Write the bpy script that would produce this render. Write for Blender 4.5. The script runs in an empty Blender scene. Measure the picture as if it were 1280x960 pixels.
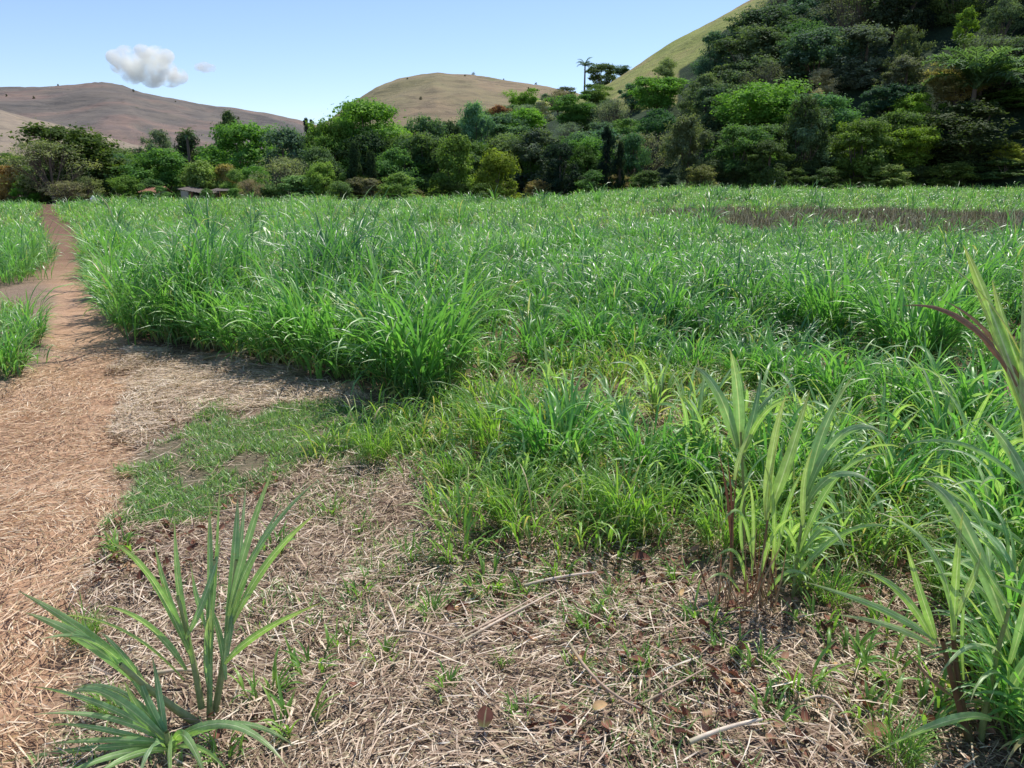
import bpy, bmesh, math, random
import numpy as np
from mathutils import Vector, Matrix
R = np.random.default_rng(7)
random.seed(7)
sc = bpy.context.scene
col = sc.collection
PI = math.pi
if 'TT' not in globals():
    import time; TT = time.time()
print('t %.1f' % (time.time() - TT))
# ------------------------------------------------------------------ camera model
CAM = np.array([0, 0, 1.6]); F = 961.0; PITCH = math.atan((480 - 222) / F)
fw = np.array([0, math.cos(PITCH), -math.sin(PITCH)]); upv = np.array([0, math.sin(PITCH), math.cos(PITCH)])
def ray(px, py):
    d = fw * F + np.array([1, 0, 0]) * (px - 640) + upv * (480 - py)
    return d / np.linalg.norm(d)
def at(px, py, Y):
    d = ray(px, py); return CAM + d * (Y / d[1])
def project(P):
    v = P - CAM; z = v @ fw
    z = np.where(z < .01, .01, z)
    return 640 + F * v[..., 0] / z, 480 - F * (v @ upv) / z
if 'TT' not in globals():
    import time; TT = time.time()
print('t %.1f' % (time.time() - TT))
# ------------------------------------------------------------------ noise
def _h(ix, iy, s):
    n = (ix.astype(np.int64) * 374761393 + iy.astype(np.int64) * 668265263 + s * 974634777) & 0x7fffffff
    n = ((n ^ (n >> 13)) * 1274126177) & 0x7fffffff
    n = (n ^ (n >> 16)) & 0xffff
    return n / 65535.0
def vnoise(x, y, s=0):
    x = np.asarray(x, float); y = np.asarray(y, float)
    ix = np.floor(x); iy = np.floor(y); fx = x - ix; fy = y - iy
    fx = fx * fx * (3 - 2 * fx); fy = fy * fy * (3 - 2 * fy)
    a = _h(ix, iy, s); b = _h(ix + 1, iy, s); c = _h(ix, iy + 1, s); d = _h(ix + 1, iy + 1, s)
    return (a * (1 - fx) + b * fx) * (1 - fy) + (c * (1 - fx) + d * fx) * fy
def fbm(x, y, s=0, o=4):
    r = 0; a = .5
    for i in range(o):
        r = r + a * vnoise(x * 2 ** i, y * 2 ** i, s + i); a *= .5
    return r / (1 - .5 ** o)
def sstep(a, b, x):
    t = np.clip((x - a) / (b - a), 0, 1); return t * t * (3 - 2 * t)
if 'TT' not in globals():
    import time; TT = time.time()
print('t %.1f' % (time.time() - TT))
# ------------------------------------------------------------------ terrain
def ground0(x, y):
    z = -0.85 * sstep(6, 32, y) + 1.05 * sstep(45, 88, y) * sstep(-2, 16, x)
    z = z - 1.3 * sstep(76, 90, y) * (1 - sstep(0, 18, x))
    return z
def gz(x, y):
    x = np.asarray(x, float); y = np.asarray(y, float)
    near = 1 - sstep(10, 20, y)
    return ground0(x, y) + (fbm(x * 1.3, y * 1.3, 3) - .5) * .10 * near + (fbm(x * .25, y * .25, 8) - .5) * .25 * sstep(8, 20, y)
def ungz(px, py):
    d = ray(px, py)
    lo, hi = .5, 250.
    for t in np.linspace(1, 250, 1000):
        p = CAM + d * t
        if p[2] < ground0(p[0], p[1]): hi = t; break
        lo = t
    for _ in range(30):
        m = (lo + hi) / 2; p = CAM + d * m
        if p[2] < ground0(p[0], p[1]): hi = m
        else: lo = m
    return CAM + d * hi
def poly(pts):
    return np.array([ungz(max(min(a, 2500), -2500), b)[:2] for a, b in pts])
def pip(P, x, y):
    ins = np.zeros(x.shape, bool); n = len(P); j = n - 1
    for i in range(n):
        xi, yi = P[i]; xj, yj = P[j]
        c = ((yi > y) != (yj > y)) & (x < (xj - xi) * (y - yi) / (yj - yi + 1e-12) + xi)
        ins ^= c; j = i
    return ins
class Hill:
    def __init__(s, prof, Rr, d0, nz, seed, pw=1.15):
        az = []; el = []
        for a, b in prof:
            d = ray(a, b); az.append(math.atan2(d[0], d[1])); el.append(d[2] / math.hypot(d[0], d[1]))
        s.az = np.array(az); s.el = np.array(el); s.R = Rr; s.d0 = d0; s.nz = nz; s.seed = seed; s.pw = pw
    def z(s, x, y):
        a = np.arctan2(x, y); d = np.hypot(x, y)
        zr = 1.6 + s.R * np.interp(a, s.az, s.el) + 0 * d
        t = (d - s.d0) / (s.R - s.d0)
        f = np.where(t < 1, np.sin(np.clip(t, 0, 1) * PI / 2) ** s.pw, 1 - .35 * np.clip(t - 1, 0, 3) ** 1.5)
        n = (fbm(x / s.nz, y / s.nz, s.seed, 5) - .5) - 1.2 * np.abs(fbm(x / s.nz * 1.7 + 9, y / s.nz * 1.7, s.seed + 3, 5) - .5) + .12
        return -3 + (zr + 3) * f + n * s.nz * .22 * np.clip(t, 0, 1) * np.where(t < 1, np.clip(1.25 - t, .22, 1), .3)
HR = Hill([(300, 226), (380, 222), (480, 208), (560, 186), (640, 166), (700, 146), (742, 124), (770, 108), (800, 92), (840, 69), (880, 47), (940, 16), (1000, -12), (1100, -60), (1280, -130), (1600, -200), (2200, -240)], 250, 92, 42, 21)
HM = Hill([(250, 215), (380, 176), (440, 133), (470, 117), (500, 105), (545, 99), (590, 102), (650, 111), (720, 121), (800, 140), (900, 190), (1000, 215)], 470, 190, 80, 31)
HL = Hill([(-700, 150), (-400, 110), (-150, 124), (0, 117), (60, 117), (130, 113), (155, 116), (180, 123), (250, 136), (330, 147), (380, 159), (440, 175), (560, 205), (700, 222)], 950, 430, 190, 41)
HF = Hill([(-700, 100), (-200, 120), (0, 139), (50, 153), (110, 168), (165, 182), (240, 200), (340, 221)], 420, 170, 90, 51)
def terrain(x, y):
    x = np.asarray(x, float); y = np.asarray(y, float)
    g = ground0(x, y)
    return np.maximum(np.maximum(g, HR.z(x, y)), np.maximum(HM.z(x, y), HF.z(x, y)))
if 'TT' not in globals():
    import time; TT = time.time()
print('t %.1f' % (time.time() - TT))
# ------------------------------------------------------------------ mesh helpers
def mesh_np(name, V, Q, mats, attrs=None, midx=None, smooth=False):
    me = bpy.data.meshes.new(name)
    V = np.asarray(V, np.float32); Q = np.asarray(Q, np.int32)
    me.vertices.add(len(V)); me.vertices.foreach_set('co', V.ravel())
    k = Q.shape[1]
    me.loops.add(Q.size); me.loops.foreach_set('vertex_index', Q.ravel())
    me.polygons.add(len(Q)); me.polygons.foreach_set('loop_start', np.arange(0, Q.size, k, dtype=np.int32))
    me.polygons.foreach_set('loop_total', np.full(len(Q), k, np.int32))
    for m in mats: me.materials.append(m)
    if midx is not None: me.polygons.foreach_set('material_index', np.asarray(midx, np.int32))
    me.update(calc_edges=True)
    if attrs is not None:
        for an, ad in attrs.items():
            ad = np.asarray(ad, np.float32)
            a = me.attributes.new(an, 'FLOAT_COLOR', 'POINT')
            c = np.ones((len(V), 4), np.float32); c[:, :ad.shape[1]] = ad
            a.data.foreach_set('color', c.ravel())
    me.polygons.foreach_set('use_smooth', np.full(len(Q), smooth, bool))
    return me
def link(name, me, parent=None, **kw):
    o = bpy.data.objects.new(name, me); col.objects.link(o)
    if parent: o.parent = parent
    for k, v in kw.items(): o[k] = v
    return o
def tag(o, label=None, cat=None, group=None, kind=None):
    if label: o['label'] = label
    if cat: o['category'] = cat
    if group: o['group'] = group
    if kind: o['kind'] = kind
    return o
def empty(name, loc, rz=0, scale=(1, 1, 1)):
    o = bpy.data.objects.new(name, None); col.objects.link(o)
    o.empty_display_size = .1
    o.location = loc; o.rotation_euler = (0, 0, rz); o.scale = scale; return o
def copy_tree(o, parent=None):
    c = o.copy(); col.objects.link(c); c.parent = parent
    for ch in list(o.children): copy_tree(ch, c)
    return c
class G:
    """collects quads"""
    def __init__(s): s.V = []; s.Q = []; s.A = []; s.n = 0
    def add(s, V, Q, A):
        s.V.append(V); s.Q.append(Q + s.n); s.A.append(A); s.n += len(V)
    def mesh(s, name, mat, smooth=True):
        return mesh_np(name, np.concatenate(s.V), np.concatenate(s.Q), [mat], {'bl': np.concatenate(s.A)}, smooth=smooth)
def blades(g, P, az, L, W, th0, bend, tint, S=5, fold=.25, twist=0., sway=0., wide=True, floor=None, pw=1.4, c3=True):
    P = np.asarray(P, float); N = len(P)
    f = lambda a: np.broadcast_to(np.asarray(a, float), (N,))
    az, L, W, th0, bend, tint, twist, sway = map(f, (az, L, W, th0, bend, tint, twist, sway))
    s = np.linspace(0, 1, S + 1)[None]
    th = th0[:, None] + bend[:, None] * s ** pw
    thm = (th[:, 1:] + th[:, :-1]) / 2
    r = np.concatenate([np.zeros((N, 1)), np.cumsum(np.sin(thm) * L[:, None] / S, 1)], 1)
    z = np.concatenate([np.zeros((N, 1)), np.cumsum(np.cos(thm) * L[:, None] / S, 1)], 1)
    sh = np.stack([-np.sin(az), np.cos(az), 0 * az], 1)
    out = np.stack([np.cos(az), np.sin(az), 0 * az], 1)
    C = P[:, None, :] + out[:, None] * r[..., None] + sh[:, None] * (sway[:, None] * L[:, None] * s ** 2)[..., None]
    C[..., 2] += z
    nrm = -np.cos(th)[..., None] * out[:, None] + np.sin(th)[..., None] * np.array([0, 0, 1])
    tw = (twist[:, None] * s)[..., None]
    side = np.cos(tw) * sh[:, None] + np.sin(tw) * nrm
    nn = np.cos(tw) * nrm - np.sin(tw) * sh[:, None]
    if wide: w = (.5 + .5 * np.clip(s / .3, 0, 1)) * (1 - s ** 2.6)
    else: w = 1 - .9 * s ** 3
    w = (W[:, None] * (w + .02) / 2)[..., None]
    if floor is not None:
        zf = floor(C[..., 0], C[..., 1]) + .008
        C[..., 2] = np.maximum(C[..., 2], zf)
    if c3:
        A3 = np.stack([C - side * w + nn * w * fold, C - nn * w * fold * .3, C + side * w + nn * w * fold], 2)
        K = 3; us = np.array([-1, 0, 1.])
    else:
        A3 = np.stack([C - side * w, C + side * w], 2); K = 2; us = np.array([-1, 1.])
    V = A3.reshape(-1, 3)
    idx = np.arange(N * (S + 1) * K).reshape(N, S + 1, K)
    q = np.stack([idx[:, :-1, :-1], idx[:, :-1, 1:], idx[:, 1:, 1:], idx[:, 1:, :-1]], -1).reshape(-1, 4)
    A = np.empty((N, S + 1, K, 3)); A[..., 0] = tint[:, None, None]; A[..., 1] = s[0][None, :, None]; A[..., 2] = us * .5 + .5
    g.add(V, q, A.reshape(-1, 3))
def tubes(g, paths, radii, sides=6, tint=.5):
    """paths: list of (k,3) arrays; radii list of (k,)"""
    for i, (p, r) in enumerate(zip(paths, radii)):
        p = np.asarray(p, float); r = np.asarray(r, float); k = len(p)
        t = np.gradient(p, axis=0); t /= np.linalg.norm(t, axis=1)[:, None] + 1e-9
        ref = np.array([1, 0, 0.]) if abs(t[0][0]) < .8 else np.array([0, 1., 0])
        a = np.cross(t, ref); a /= np.linalg.norm(a, axis=1)[:, None]
        b = np.cross(t, a)
        ang = np.linspace(0, 2 * PI, sides, endpoint=False)
        V = p[:, None] + (a[:, None] * np.cos(ang)[None, :, None] + b[:, None] * np.sin(ang)[None, :, None]) * r[:, None, None]
        idx = np.arange(k * sides).reshape(k, sides); nx = np.roll(idx, -1, 1)
        q = np.stack([idx[:-1], nx[:-1], nx[1:], idx[1:]], -1).reshape(-1, 4)
        tt = tint[i] if hasattr(tint, '__len__') else tint
        A = np.zeros((k, sides, 3)); A[..., 0] = tt; A[..., 1] = np.linspace(0, 1, k)[:, None]; A[..., 2] = .5
        g.add(V.reshape(-1, 3), q, A.reshape(-1, 3))
def bez(P0, P1, P2, n=9):
    t = np.linspace(0, 1, n)[:, None]
    return (1 - t) ** 2 * np.asarray(P0) + 2 * t * (1 - t) * np.asarray(P1) + t * t * np.asarray(P2)
def leaf_path(g, pts, width, tint, fold=.3, roll=0., wave=0., ragged=0.):
    """one long leaf along a 3-D path, V-folded"""
    p = np.asarray(pts, float); k = len(p)
    t = np.gradient(p, axis=0); t /= np.linalg.norm(t, axis=1)[:, None] + 1e-9
    side = np.cross(t, np.array([.12, .88, -.45])); ln = np.linalg.norm(side, axis=1)[:, None]
    side = np.where(ln < .15, np.array([1., 0, 0]), side / (ln + 1e-9))
    # keep continuity
    for i in range(1, k):
        if side[i] @ side[i - 1] < 0: side[i] = -side[i]
    nn = np.cross(side, t)
    s = np.linspace(0, 1, k)
    rr = (roll * s + wave * np.sin(s * 9))[:, None]
    sd = np.cos(rr) * side + np.sin(rr) * nn; n2 = np.cos(rr) * nn - np.sin(rr) * side
    w = width * .52 * ((.45 + .55 * np.clip(s / .25, 0, 1)) * (1 - s ** 2.8) + .015)
    wl = w * (1 - ragged * R.random(k)); wr = w * (1 - ragged * R.random(k))
    V = np.stack([p - sd * wl[:, None] + n2 * (wl * fold)[:, None], p, p + sd * wr[:, None] + n2 * (wr * fold)[:, None]], 1).reshape(-1, 3)
    idx = np.arange(k * 3).reshape(k, 3)
    q = np.stack([idx[:-1, :-1], idx[:-1, 1:], idx[1:, 1:], idx[1:, :-1]], -1).reshape(-1, 4)
    A = np.empty((k, 3, 3)); A[..., 0] = tint; A[..., 1] = s[:, None]; A[..., 2] = np.array([0, .5, 1])
    g.add(V, q, A.reshape(-1, 3))
if 'TT' not in globals():
    import time; TT = time.time()
print('t %.1f' % (time.time() - TT))
# ------------------------------------------------------------------ materials
class NT:
    def __init__(s, name, world=False):
        s.m = bpy.data.materials.new(name); s.m.use_nodes = True; s.t = s.m.node_tree
        s.t.nodes.clear(); s.out = s.n('ShaderNodeOutputMaterial')
    def n(s, ty, **kw):
        x = s.t.nodes.new(ty)
        for k, v in kw.items():
            if k.startswith('i_'):
                key = k[2:]; key = int(key) if key.isdigit() else key
                x.inputs[key].default_value = v
            else: setattr(x, k, v)
        return x
    def l(s, a, b): s.t.links.new(a, b)
    def mix(s, f, a, b, mode='MIX'):
        x = s.t.nodes.new('ShaderNodeMix'); x.data_type = 'RGBA'; x.blend_type = mode
        for i, v in ((0, f), (6, a), (7, b)):
            sock = x.inputs[i]
            if isinstance(v, bpy.types.NodeSocket): s.l(v, sock)
            elif isinstance(v, (int, float)): sock.default_value = v if i == 0 else (v, v, v, 1)
            else: sock.default_value = (*v, 1)
        return x.outputs[2]
    def math(s, op, a, b=None, clamp=False):
        x = s.t.nodes.new('ShaderNodeMath'); x.operation = op; x.use_clamp = clamp
        for i, v in enumerate((a, b)):
            if v is None: continue
            if isinstance(v, bpy.types.NodeSocket): s.l(v, x.inputs[i])
            else: x.inputs[i].default_value = v
        return x.outputs[0]
    def ramp(s, f, stops, interp='LINEAR'):
        x = s.t.nodes.new('ShaderNodeValToRGB'); e = x.color_ramp.elements; x.color_ramp.interpolation = interp
        while len(e) < len(stops): e.new(.5)
        for i, (p, c) in enumerate(stops):
            e[i].position = p; e[i].color = (*c, 1) if len(c) == 3 else c
        s.l(f, x.inputs[0]); return x.outputs[0]
    def noise(s, scale, detail=4, rough=.55, vec=None, dist=0.):
        x = s.n('ShaderNodeTexNoise'); x.inputs['Scale'].default_value = scale; x.inputs['Detail'].default_value = detail
        x.inputs['Roughness'].default_value = rough; x.inputs['Distortion'].default_value = dist
        if vec is not None: s.l(vec, x.inputs['Vector'])
        return x.outputs['Fac']
def attr(nt, name='bl'):
    a = nt.n('ShaderNodeAttribute'); a.attribute_name = name
    sp = nt.n('ShaderNodeSeparateColor'); nt.l(a.outputs['Color'], sp.inputs[0])
    return sp.outputs[0], sp.outputs[1], sp.outputs[2]
def mat_blade(name, stops, trans=.35, rough=.38, spec=.5, rib=.35, tipdry=.5, tcol=(1.7, 1.9, .7), streak=0):
    nt = NT(name); ti, s, u = attr(nt)
    c = nt.ramp(ti, stops)
    # dry tips
    dry = nt.math('MULTIPLY', nt.math('POWER', s, 7), tipdry)
    c = nt.mix(dry, c, (.36, .27, .13))
    if streak:
        cx = nt.n('ShaderNodeCombineXYZ'); nt.l(nt.math('MULTIPLY', u, 9), cx.inputs[0]); nt.l(nt.math('MULTIPLY', s, 1.2), cx.inputs[1]); nt.l(nt.math('MULTIPLY', ti, 40), cx.inputs[2])
        c = nt.mix(1, c, nt.ramp(nt.noise(2.2, 3, .6, cx.outputs[0]), [(.3, (.68, .70, .66)), (.7, (1.25, 1.22, 1.2))]), 'MULTIPLY')
        sp = nt.n('ShaderNodeTexCoord'); c = nt.mix(nt.ramp(nt.noise(55, 2, .5, sp.outputs['Object']), [(.66, (0, 0, 0)), (.72, (.5, .5, .5))]), c, (.42, .34, .16))
    # pale midrib
    d = nt.math('ABSOLUTE', nt.math('SUBTRACT', u, .5))
    ribf = nt.math('MULTIPLY', nt.math('LESS_THAN', d, .055), rib)
    c = nt.mix(ribf, c, (.66, .72, .48) if streak else (.42, .50, .28))
    # sheath: darker/yellower toward base
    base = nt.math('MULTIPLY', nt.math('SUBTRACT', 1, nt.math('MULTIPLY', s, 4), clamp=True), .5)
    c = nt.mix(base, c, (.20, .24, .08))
    tc = nt.n('ShaderNodeTexCoord')
    n = nt.noise(30, 3, .6, tc.outputs['Object'])
    c = nt.mix(1, c, nt.ramp(n, [(.25, (.72, .72, .72)), (.75, (1.25, 1.25, 1.25))]), 'MULTIPLY')
    p = nt.n('ShaderNodeBsdfPrincipled'); nt.l(c, p.inputs['Base Color']); p.inputs['Roughness'].default_value = rough
    p.inputs['Specular IOR Level'].default_value = spec
    tr = nt.n('ShaderNodeBsdfTranslucent'); nt.l(nt.mix(1, c, tcol, 'MULTIPLY'), tr.inputs[0])
    mx = nt.n('ShaderNodeMixShader'); mx.inputs[0].default_value = trans
    nt.l(p.outputs[0], mx.inputs[1]); nt.l(tr.outputs[0], mx.inputs[2]); nt.l(mx.outputs[0], nt.out.inputs[0])
    return nt.m
GREEN = [(0, (.052, .155, .070)), (.3, (.130, .305, .088)), (.65, (.205, .435, .094)), (.85, (.325, .55, .12)), (.93, (.50, .48, .18)), (1, (.60, .48, .28))]
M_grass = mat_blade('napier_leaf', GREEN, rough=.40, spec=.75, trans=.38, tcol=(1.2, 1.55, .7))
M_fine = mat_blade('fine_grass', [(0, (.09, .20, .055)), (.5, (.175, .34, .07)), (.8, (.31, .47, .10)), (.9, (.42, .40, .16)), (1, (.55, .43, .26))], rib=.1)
M_red = mat_blade('red_dry_leaf', [(0, (.05, .025, .02)), (.35, (.20, .075, .045)), (.6, (.34, .22, .13)), (1, (.62, .52, .38))], trans=.2, rib=.2, tipdry=.2, tcol=(1.2, 1.1, .9), rough=.6)
M_dry = mat_blade('dry_leaf', [(0, (.05, .048, .03)), (.35, (.10, .10, .05)), (.6, (.25, .25, .14)), (1, (.62, .56, .42))], trans=.2, rib=.2, tipdry=.2, tcol=(1.2, 1.1, .9), rough=.85, spec=.08)
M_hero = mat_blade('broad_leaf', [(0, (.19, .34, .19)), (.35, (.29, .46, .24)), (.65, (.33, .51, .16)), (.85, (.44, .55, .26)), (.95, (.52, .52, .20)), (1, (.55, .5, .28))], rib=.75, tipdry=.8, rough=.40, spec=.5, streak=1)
M_straw = mat_blade('straw', [(0, (.11, .06, .045)), (.25, (.32, .215, .15)), (.55, (.56, .415, .30)), (.85, (.76, .61, .47)), (1, (.88, .76, .62))], trans=.08, rib=0, tipdry=0, rough=.7, spec=.12)
M_straw_o = mat_blade('orange_straw', [(0, (.22, .12, .07)), (.4, (.56, .36, .22)), (.8, (.80, .58, .39)), (1, (.88, .72, .53))], trans=.08, rib=0, tipdry=0, rough=.7, spec=.2)
M_dead = mat_blade('dead_leaf', [(0, (.06, .025, .02)), (.4, (.20, .085, .055)), (.75, (.32, .15, .10)), (.93, (.44, .27, .17)), (1, (.72, .48, .22))], trans=.12, rib=.25, tipdry=0, rough=.8, spec=.12, tcol=(1.2, 1, .8))
M_mat = mat_blade('creeping_grass', [(0, (.10, .20, .06)), (.5, (.19, .34, .10)), (1, (.32, .45, .15))], rib=0, tipdry=.2)
def mat_plain(name, c, rough=.8, ns=8, amt=.35, bump=.3, bs=30):
    nt = NT(name); tc = nt.n('ShaderNodeTexCoord')
    n = nt.noise(ns, 6, .65, tc.outputs['Object'])
    cc = nt.mix(n, [v * (1 - amt) for v in c], [min(1, v * (1 + amt)) for v in c])
    p = nt.n('ShaderNodeBsdfPrincipled'); nt.l(cc, p.inputs['Base Color']); p.inputs['Roughness'].default_value = rough
    b = nt.n('ShaderNodeBump'); b.inputs['Strength'].default_value = bump; b.inputs['Distance'].default_value = .02
    nt.l(nt.noise(bs, 5, .6, tc.outputs['Object']), b.inputs['Height']); nt.l(b.outputs[0], p.inputs['Normal'])
    nt.l(p.outputs[0], nt.out.inputs[0]); return nt.m
M_stem = mat_blade('stem', [(0, (.07, .03, .02)), (.3, (.20, .12, .06)), (.6, (.22, .27, .09)), (1, (.36, .40, .18))], trans=0, rib=0, tipdry=0, rough=.45)
M_bark = mat_plain('bark', (.13, .10, .075), .9, 6, .5)
def mat_crown(name):
    nt = NT(name); ti, s, u = attr(nt)
    oi = nt.n('ShaderNodeObjectInfo')
    c = nt.mix(1, oi.outputs['Color'], nt.ramp(ti, [(0, (.5, .53, .55)), (.5, (.9, .93, .9)), (1, (1.5, 1.42, 1.2))]), 'MULTIPLY')
    geo = nt.n('ShaderNodeNewGeometry')
    n = nt.noise(.35, 3, .5, geo.outputs['Position'])
    c = nt.mix(1, c, nt.ramp(n, [(.3, (.72, .78, .8)), (.7, (1.25, 1.2, 1.05))]), 'MULTIPLY')
    p = nt.n('ShaderNodeBsdfPrincipled'); nt.l(c, p.inputs['Base Color']); p.inputs['Roughness'].default_value = .7; p.inputs['Specular IOR Level'].default_value = .12
    tr = nt.n('ShaderNodeBsdfTranslucent'); nt.l(nt.mix(1, c, (1.3, 1.45, .6), 'MULTIPLY'), tr.inputs[0])
    mx = nt.n('ShaderNodeMixShader'); mx.inputs[0].default_value = .38
    nt.l(p.outputs[0], mx.inputs[1]); nt.l(tr.outputs[0], mx.inputs[2]); nt.l(mx.outputs[0], nt.out.inputs[0])
    return nt.m
M_crown = mat_crown('crown_foliage')
# ground material
def mat_ground():
    nt = NT('ground_soil'); pa, li, gr = attr(nt, 'zone')
    tc = nt.n('ShaderNodeTexCoord'); P = tc.outputs['Object']
    n1 = nt.noise(1.6, 8, .65, P); n2 = nt.noise(14, 6, .7, P); n3 = nt.noise(90, 4, .7, P)
    soil = nt.ramp(n2, [(.3, (.075, .042, .028)), (.55, (.16, .09, .058)), (.8, (.24, .15, .10))])
    red = nt.ramp(n1, [(.3, (.42, .25, .15)), (.55, (.51, .325, .21)), (.75, (.58, .40, .28))])
    red = nt.mix(1, red, nt.ramp(n2, [(.3, (.70, .70, .70)), (.7, (1.2, 1.2, 1.2))]), 'MULTIPLY')
    red = nt.mix(1, red, nt.ramp(n3, [(.35, (.75, .72, .7)), (.6, (1.08, 1.08, 1.08))]), 'MULTIPLY')
    # straw-like streaks
    wv = nt.n('ShaderNodeTexNoise'); mp = nt.n('ShaderNodeMapping'); mp.inputs['Scale'].default_value = (25, 160, 1); mp.inputs['Rotation'].default_value = (0, 0, .5)
    nt.l(P, mp.inputs['Vector']); nt.l(mp.outputs[0], wv.inputs['Vector']); wv.inputs['Scale'].default_value = 1; wv.inputs['Detail'].default_value = 5; wv.inputs['Distortion'].default_value = 1.5
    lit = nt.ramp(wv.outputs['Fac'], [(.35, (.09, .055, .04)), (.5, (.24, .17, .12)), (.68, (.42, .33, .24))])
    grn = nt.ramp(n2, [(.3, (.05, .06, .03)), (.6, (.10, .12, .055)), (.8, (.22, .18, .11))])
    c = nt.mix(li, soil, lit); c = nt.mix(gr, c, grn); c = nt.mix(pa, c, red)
    p = nt.n('ShaderNodeBsdfPrincipled'); nt.l(c, p.inputs['Base Color']); p.inputs['Roughness'].default_value = .95; p.inputs['Specular IOR Level'].default_value = .15
    b = nt.n('ShaderNodeBump'); b.inputs['Strength'].default_value = .7; b.inputs['Distance'].default_value = .02
    nt.l(nt.math('ADD', n2, nt.math('MULTIPLY', n3, .5)), b.inputs['Height']); nt.l(b.outputs[0], p.inputs['Normal'])
    nt.l(p.outputs[0], nt.out.inputs[0]); return nt.m
M_ground = mat_ground()
if 'TT' not in globals():
    import time; TT = time.time()
print('t %.1f' % (time.time() - TT))
# ------------------------------------------------------------------ zones (ground-plane polygons)
PATH_R = [(70, 262), (74, 272), (101, 300), (119, 343), (129, 380), (143, 400), (158, 436), (170, 470), (160, 520), (150, 570), (140, 650), (105, 760), (70, 860), (20, 985)]
PATH_L = [(-700, 985), (-420, 860), (-260, 760), (-120, 650), (-60, 570), (-40, 520), (5, 492), (66, 440), (63, 400), (66, 370), (66, 343), (52, 300), (51, 272), (52, 262)]
PATH = poly(PATH_R + PATH_L)
TALL = poly(PATH_R[:7] + [(240, 440), (330, 458), (430, 484), (480, 506), (540, 506), (600, 480), (680, 478), (760, 474), (880, 470), (960, 500), (1060, 545), (1160, 570), (1280, 590), (1900, 640), (2400, 262), (1400, 236), (1280, 236), (1000, 238), (640, 247), (300, 251)])
MED = poly([(400, 560), (470, 510), (600, 478), (760, 470), (900, 465), (1160, 560), (1900, 640), (2200, 985), (1180, 985), (1130, 860), (1060, 770), (920, 720), (860, 725), (780, 705), (700, 712), (630, 722), (550, 680), (540, 610), (430, 595)])
LEFTG = poly([(-900, 262), (50, 259), (50, 300), (66, 330), (50, 352), (0, 366), (-900, 380)])
LEFTG2 = poly([(-500, 395), (30, 385), (55, 410), (66, 440), (35, 482), (-20, 496), (-400, 520)])
GMAT = poly([(145, 560), (215, 530), (300, 508), (400, 500), (520, 520), (580, 560), (430, 575), (370, 570), (300, 610), (260, 650), (150, 668), (140, 610)])
DRYS = poly([(800, 273), (870, 270), (1000, 270), (1150, 273), (1290, 277), (1420, 280), (1420, 316), (1280, 313), (1100, 307), (940, 298), (860, 284)])
PALE = poly([(160, 440), (250, 445), (430, 484), (440, 500), (300, 505), (200, 530), (150, 560), (150, 500)])
def warp(x, y, a=.12, f=2.5):
    a = a * np.clip(y / 4, .6, 3)
    return x + (fbm(x * f, y * f, 77) - .5) * 2 * a, y + (fbm(x * f, y * f, 78) - .5) * 2 * a
def inzone(Pz, x, y, a=.12, f=2.5):
    wx, wy = warp(x, y, a, f); return pip(Pz, wx, wy)
if 'TT' not in globals():
    import time; TT = time.time()
print('t %.1f' % (time.time() - TT))
# ------------------------------------------------------------------ ground sheet + path
xs = np.unique(np.concatenate([np.arange(-9, 9.01, .05), np.sign(np.linspace(-1, 1, 161)) * (9 + 1400 * np.abs(np.linspace(-1, 1, 161)) ** 3)]))
ys = np.unique(np.concatenate([np.arange(-3, 0, .5), np.arange(0, 12, .05), 12 + np.linspace(0, 1, 200) ** 2.2 * 1500]))
X, Y = np.meshgrid(xs, ys)
Z = gz(X, Y)
Z += (fbm(X * 9, Y * 9, 5) - .5) * .03 * (1 - sstep(8, 14, Y))
zr = inzone(PATH, X, Y, .06).astype(float)
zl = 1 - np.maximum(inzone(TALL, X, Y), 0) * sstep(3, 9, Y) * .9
zg = inzone(GMAT, X, Y, .34, 2.2).astype(float) * .55
def blur(a, n=2):
    for _ in range(n):
        b = a.copy(); b[1:-1, 1:-1] = (a[1:-1, 1:-1] * 2 + a[:-2, 1:-1] + a[2:, 1:-1] + a[1:-1, :-2] + a[1:-1, 2:]) / 6; a = b
    return a
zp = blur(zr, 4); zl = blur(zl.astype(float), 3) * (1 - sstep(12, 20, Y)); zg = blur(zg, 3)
Z -= .035 * zp * (1 - sstep(12, 20, Y))
far = sstep(70, 100, Y)
V = np.stack([X, Y, Z], -1).reshape(-1, 3)
idx = np.arange(X.size).reshape(X.shape)
Q = np.stack([idx[:-1, :-1], idx[:-1, 1:], idx[1:, 1:], idx[1:, :-1]], -1)
zone = np.stack([zp, zl, zg + far * (1 - zg)], -1).reshape(-1, 3)
pm = (zr[:-1, :-1] + zr[1:, 1:] + zr[1:, :-1] + zr[:-1, 1:]) >= 3
for nm, mk in (('ground', ~pm), ('dirt_path', pm)):
    q = Q[mk]; used, inv = np.unique(q.ravel(), return_inverse=True)
    tag(link(nm, mesh_np(nm, V[used], inv.reshape(-1, 4), [M_ground], {'zone': zone[used]}, smooth=True)), kind='structure')
if 'TT' not in globals():
    import time; TT = time.time()
print('t %.1f' % (time.time() - TT))
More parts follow.
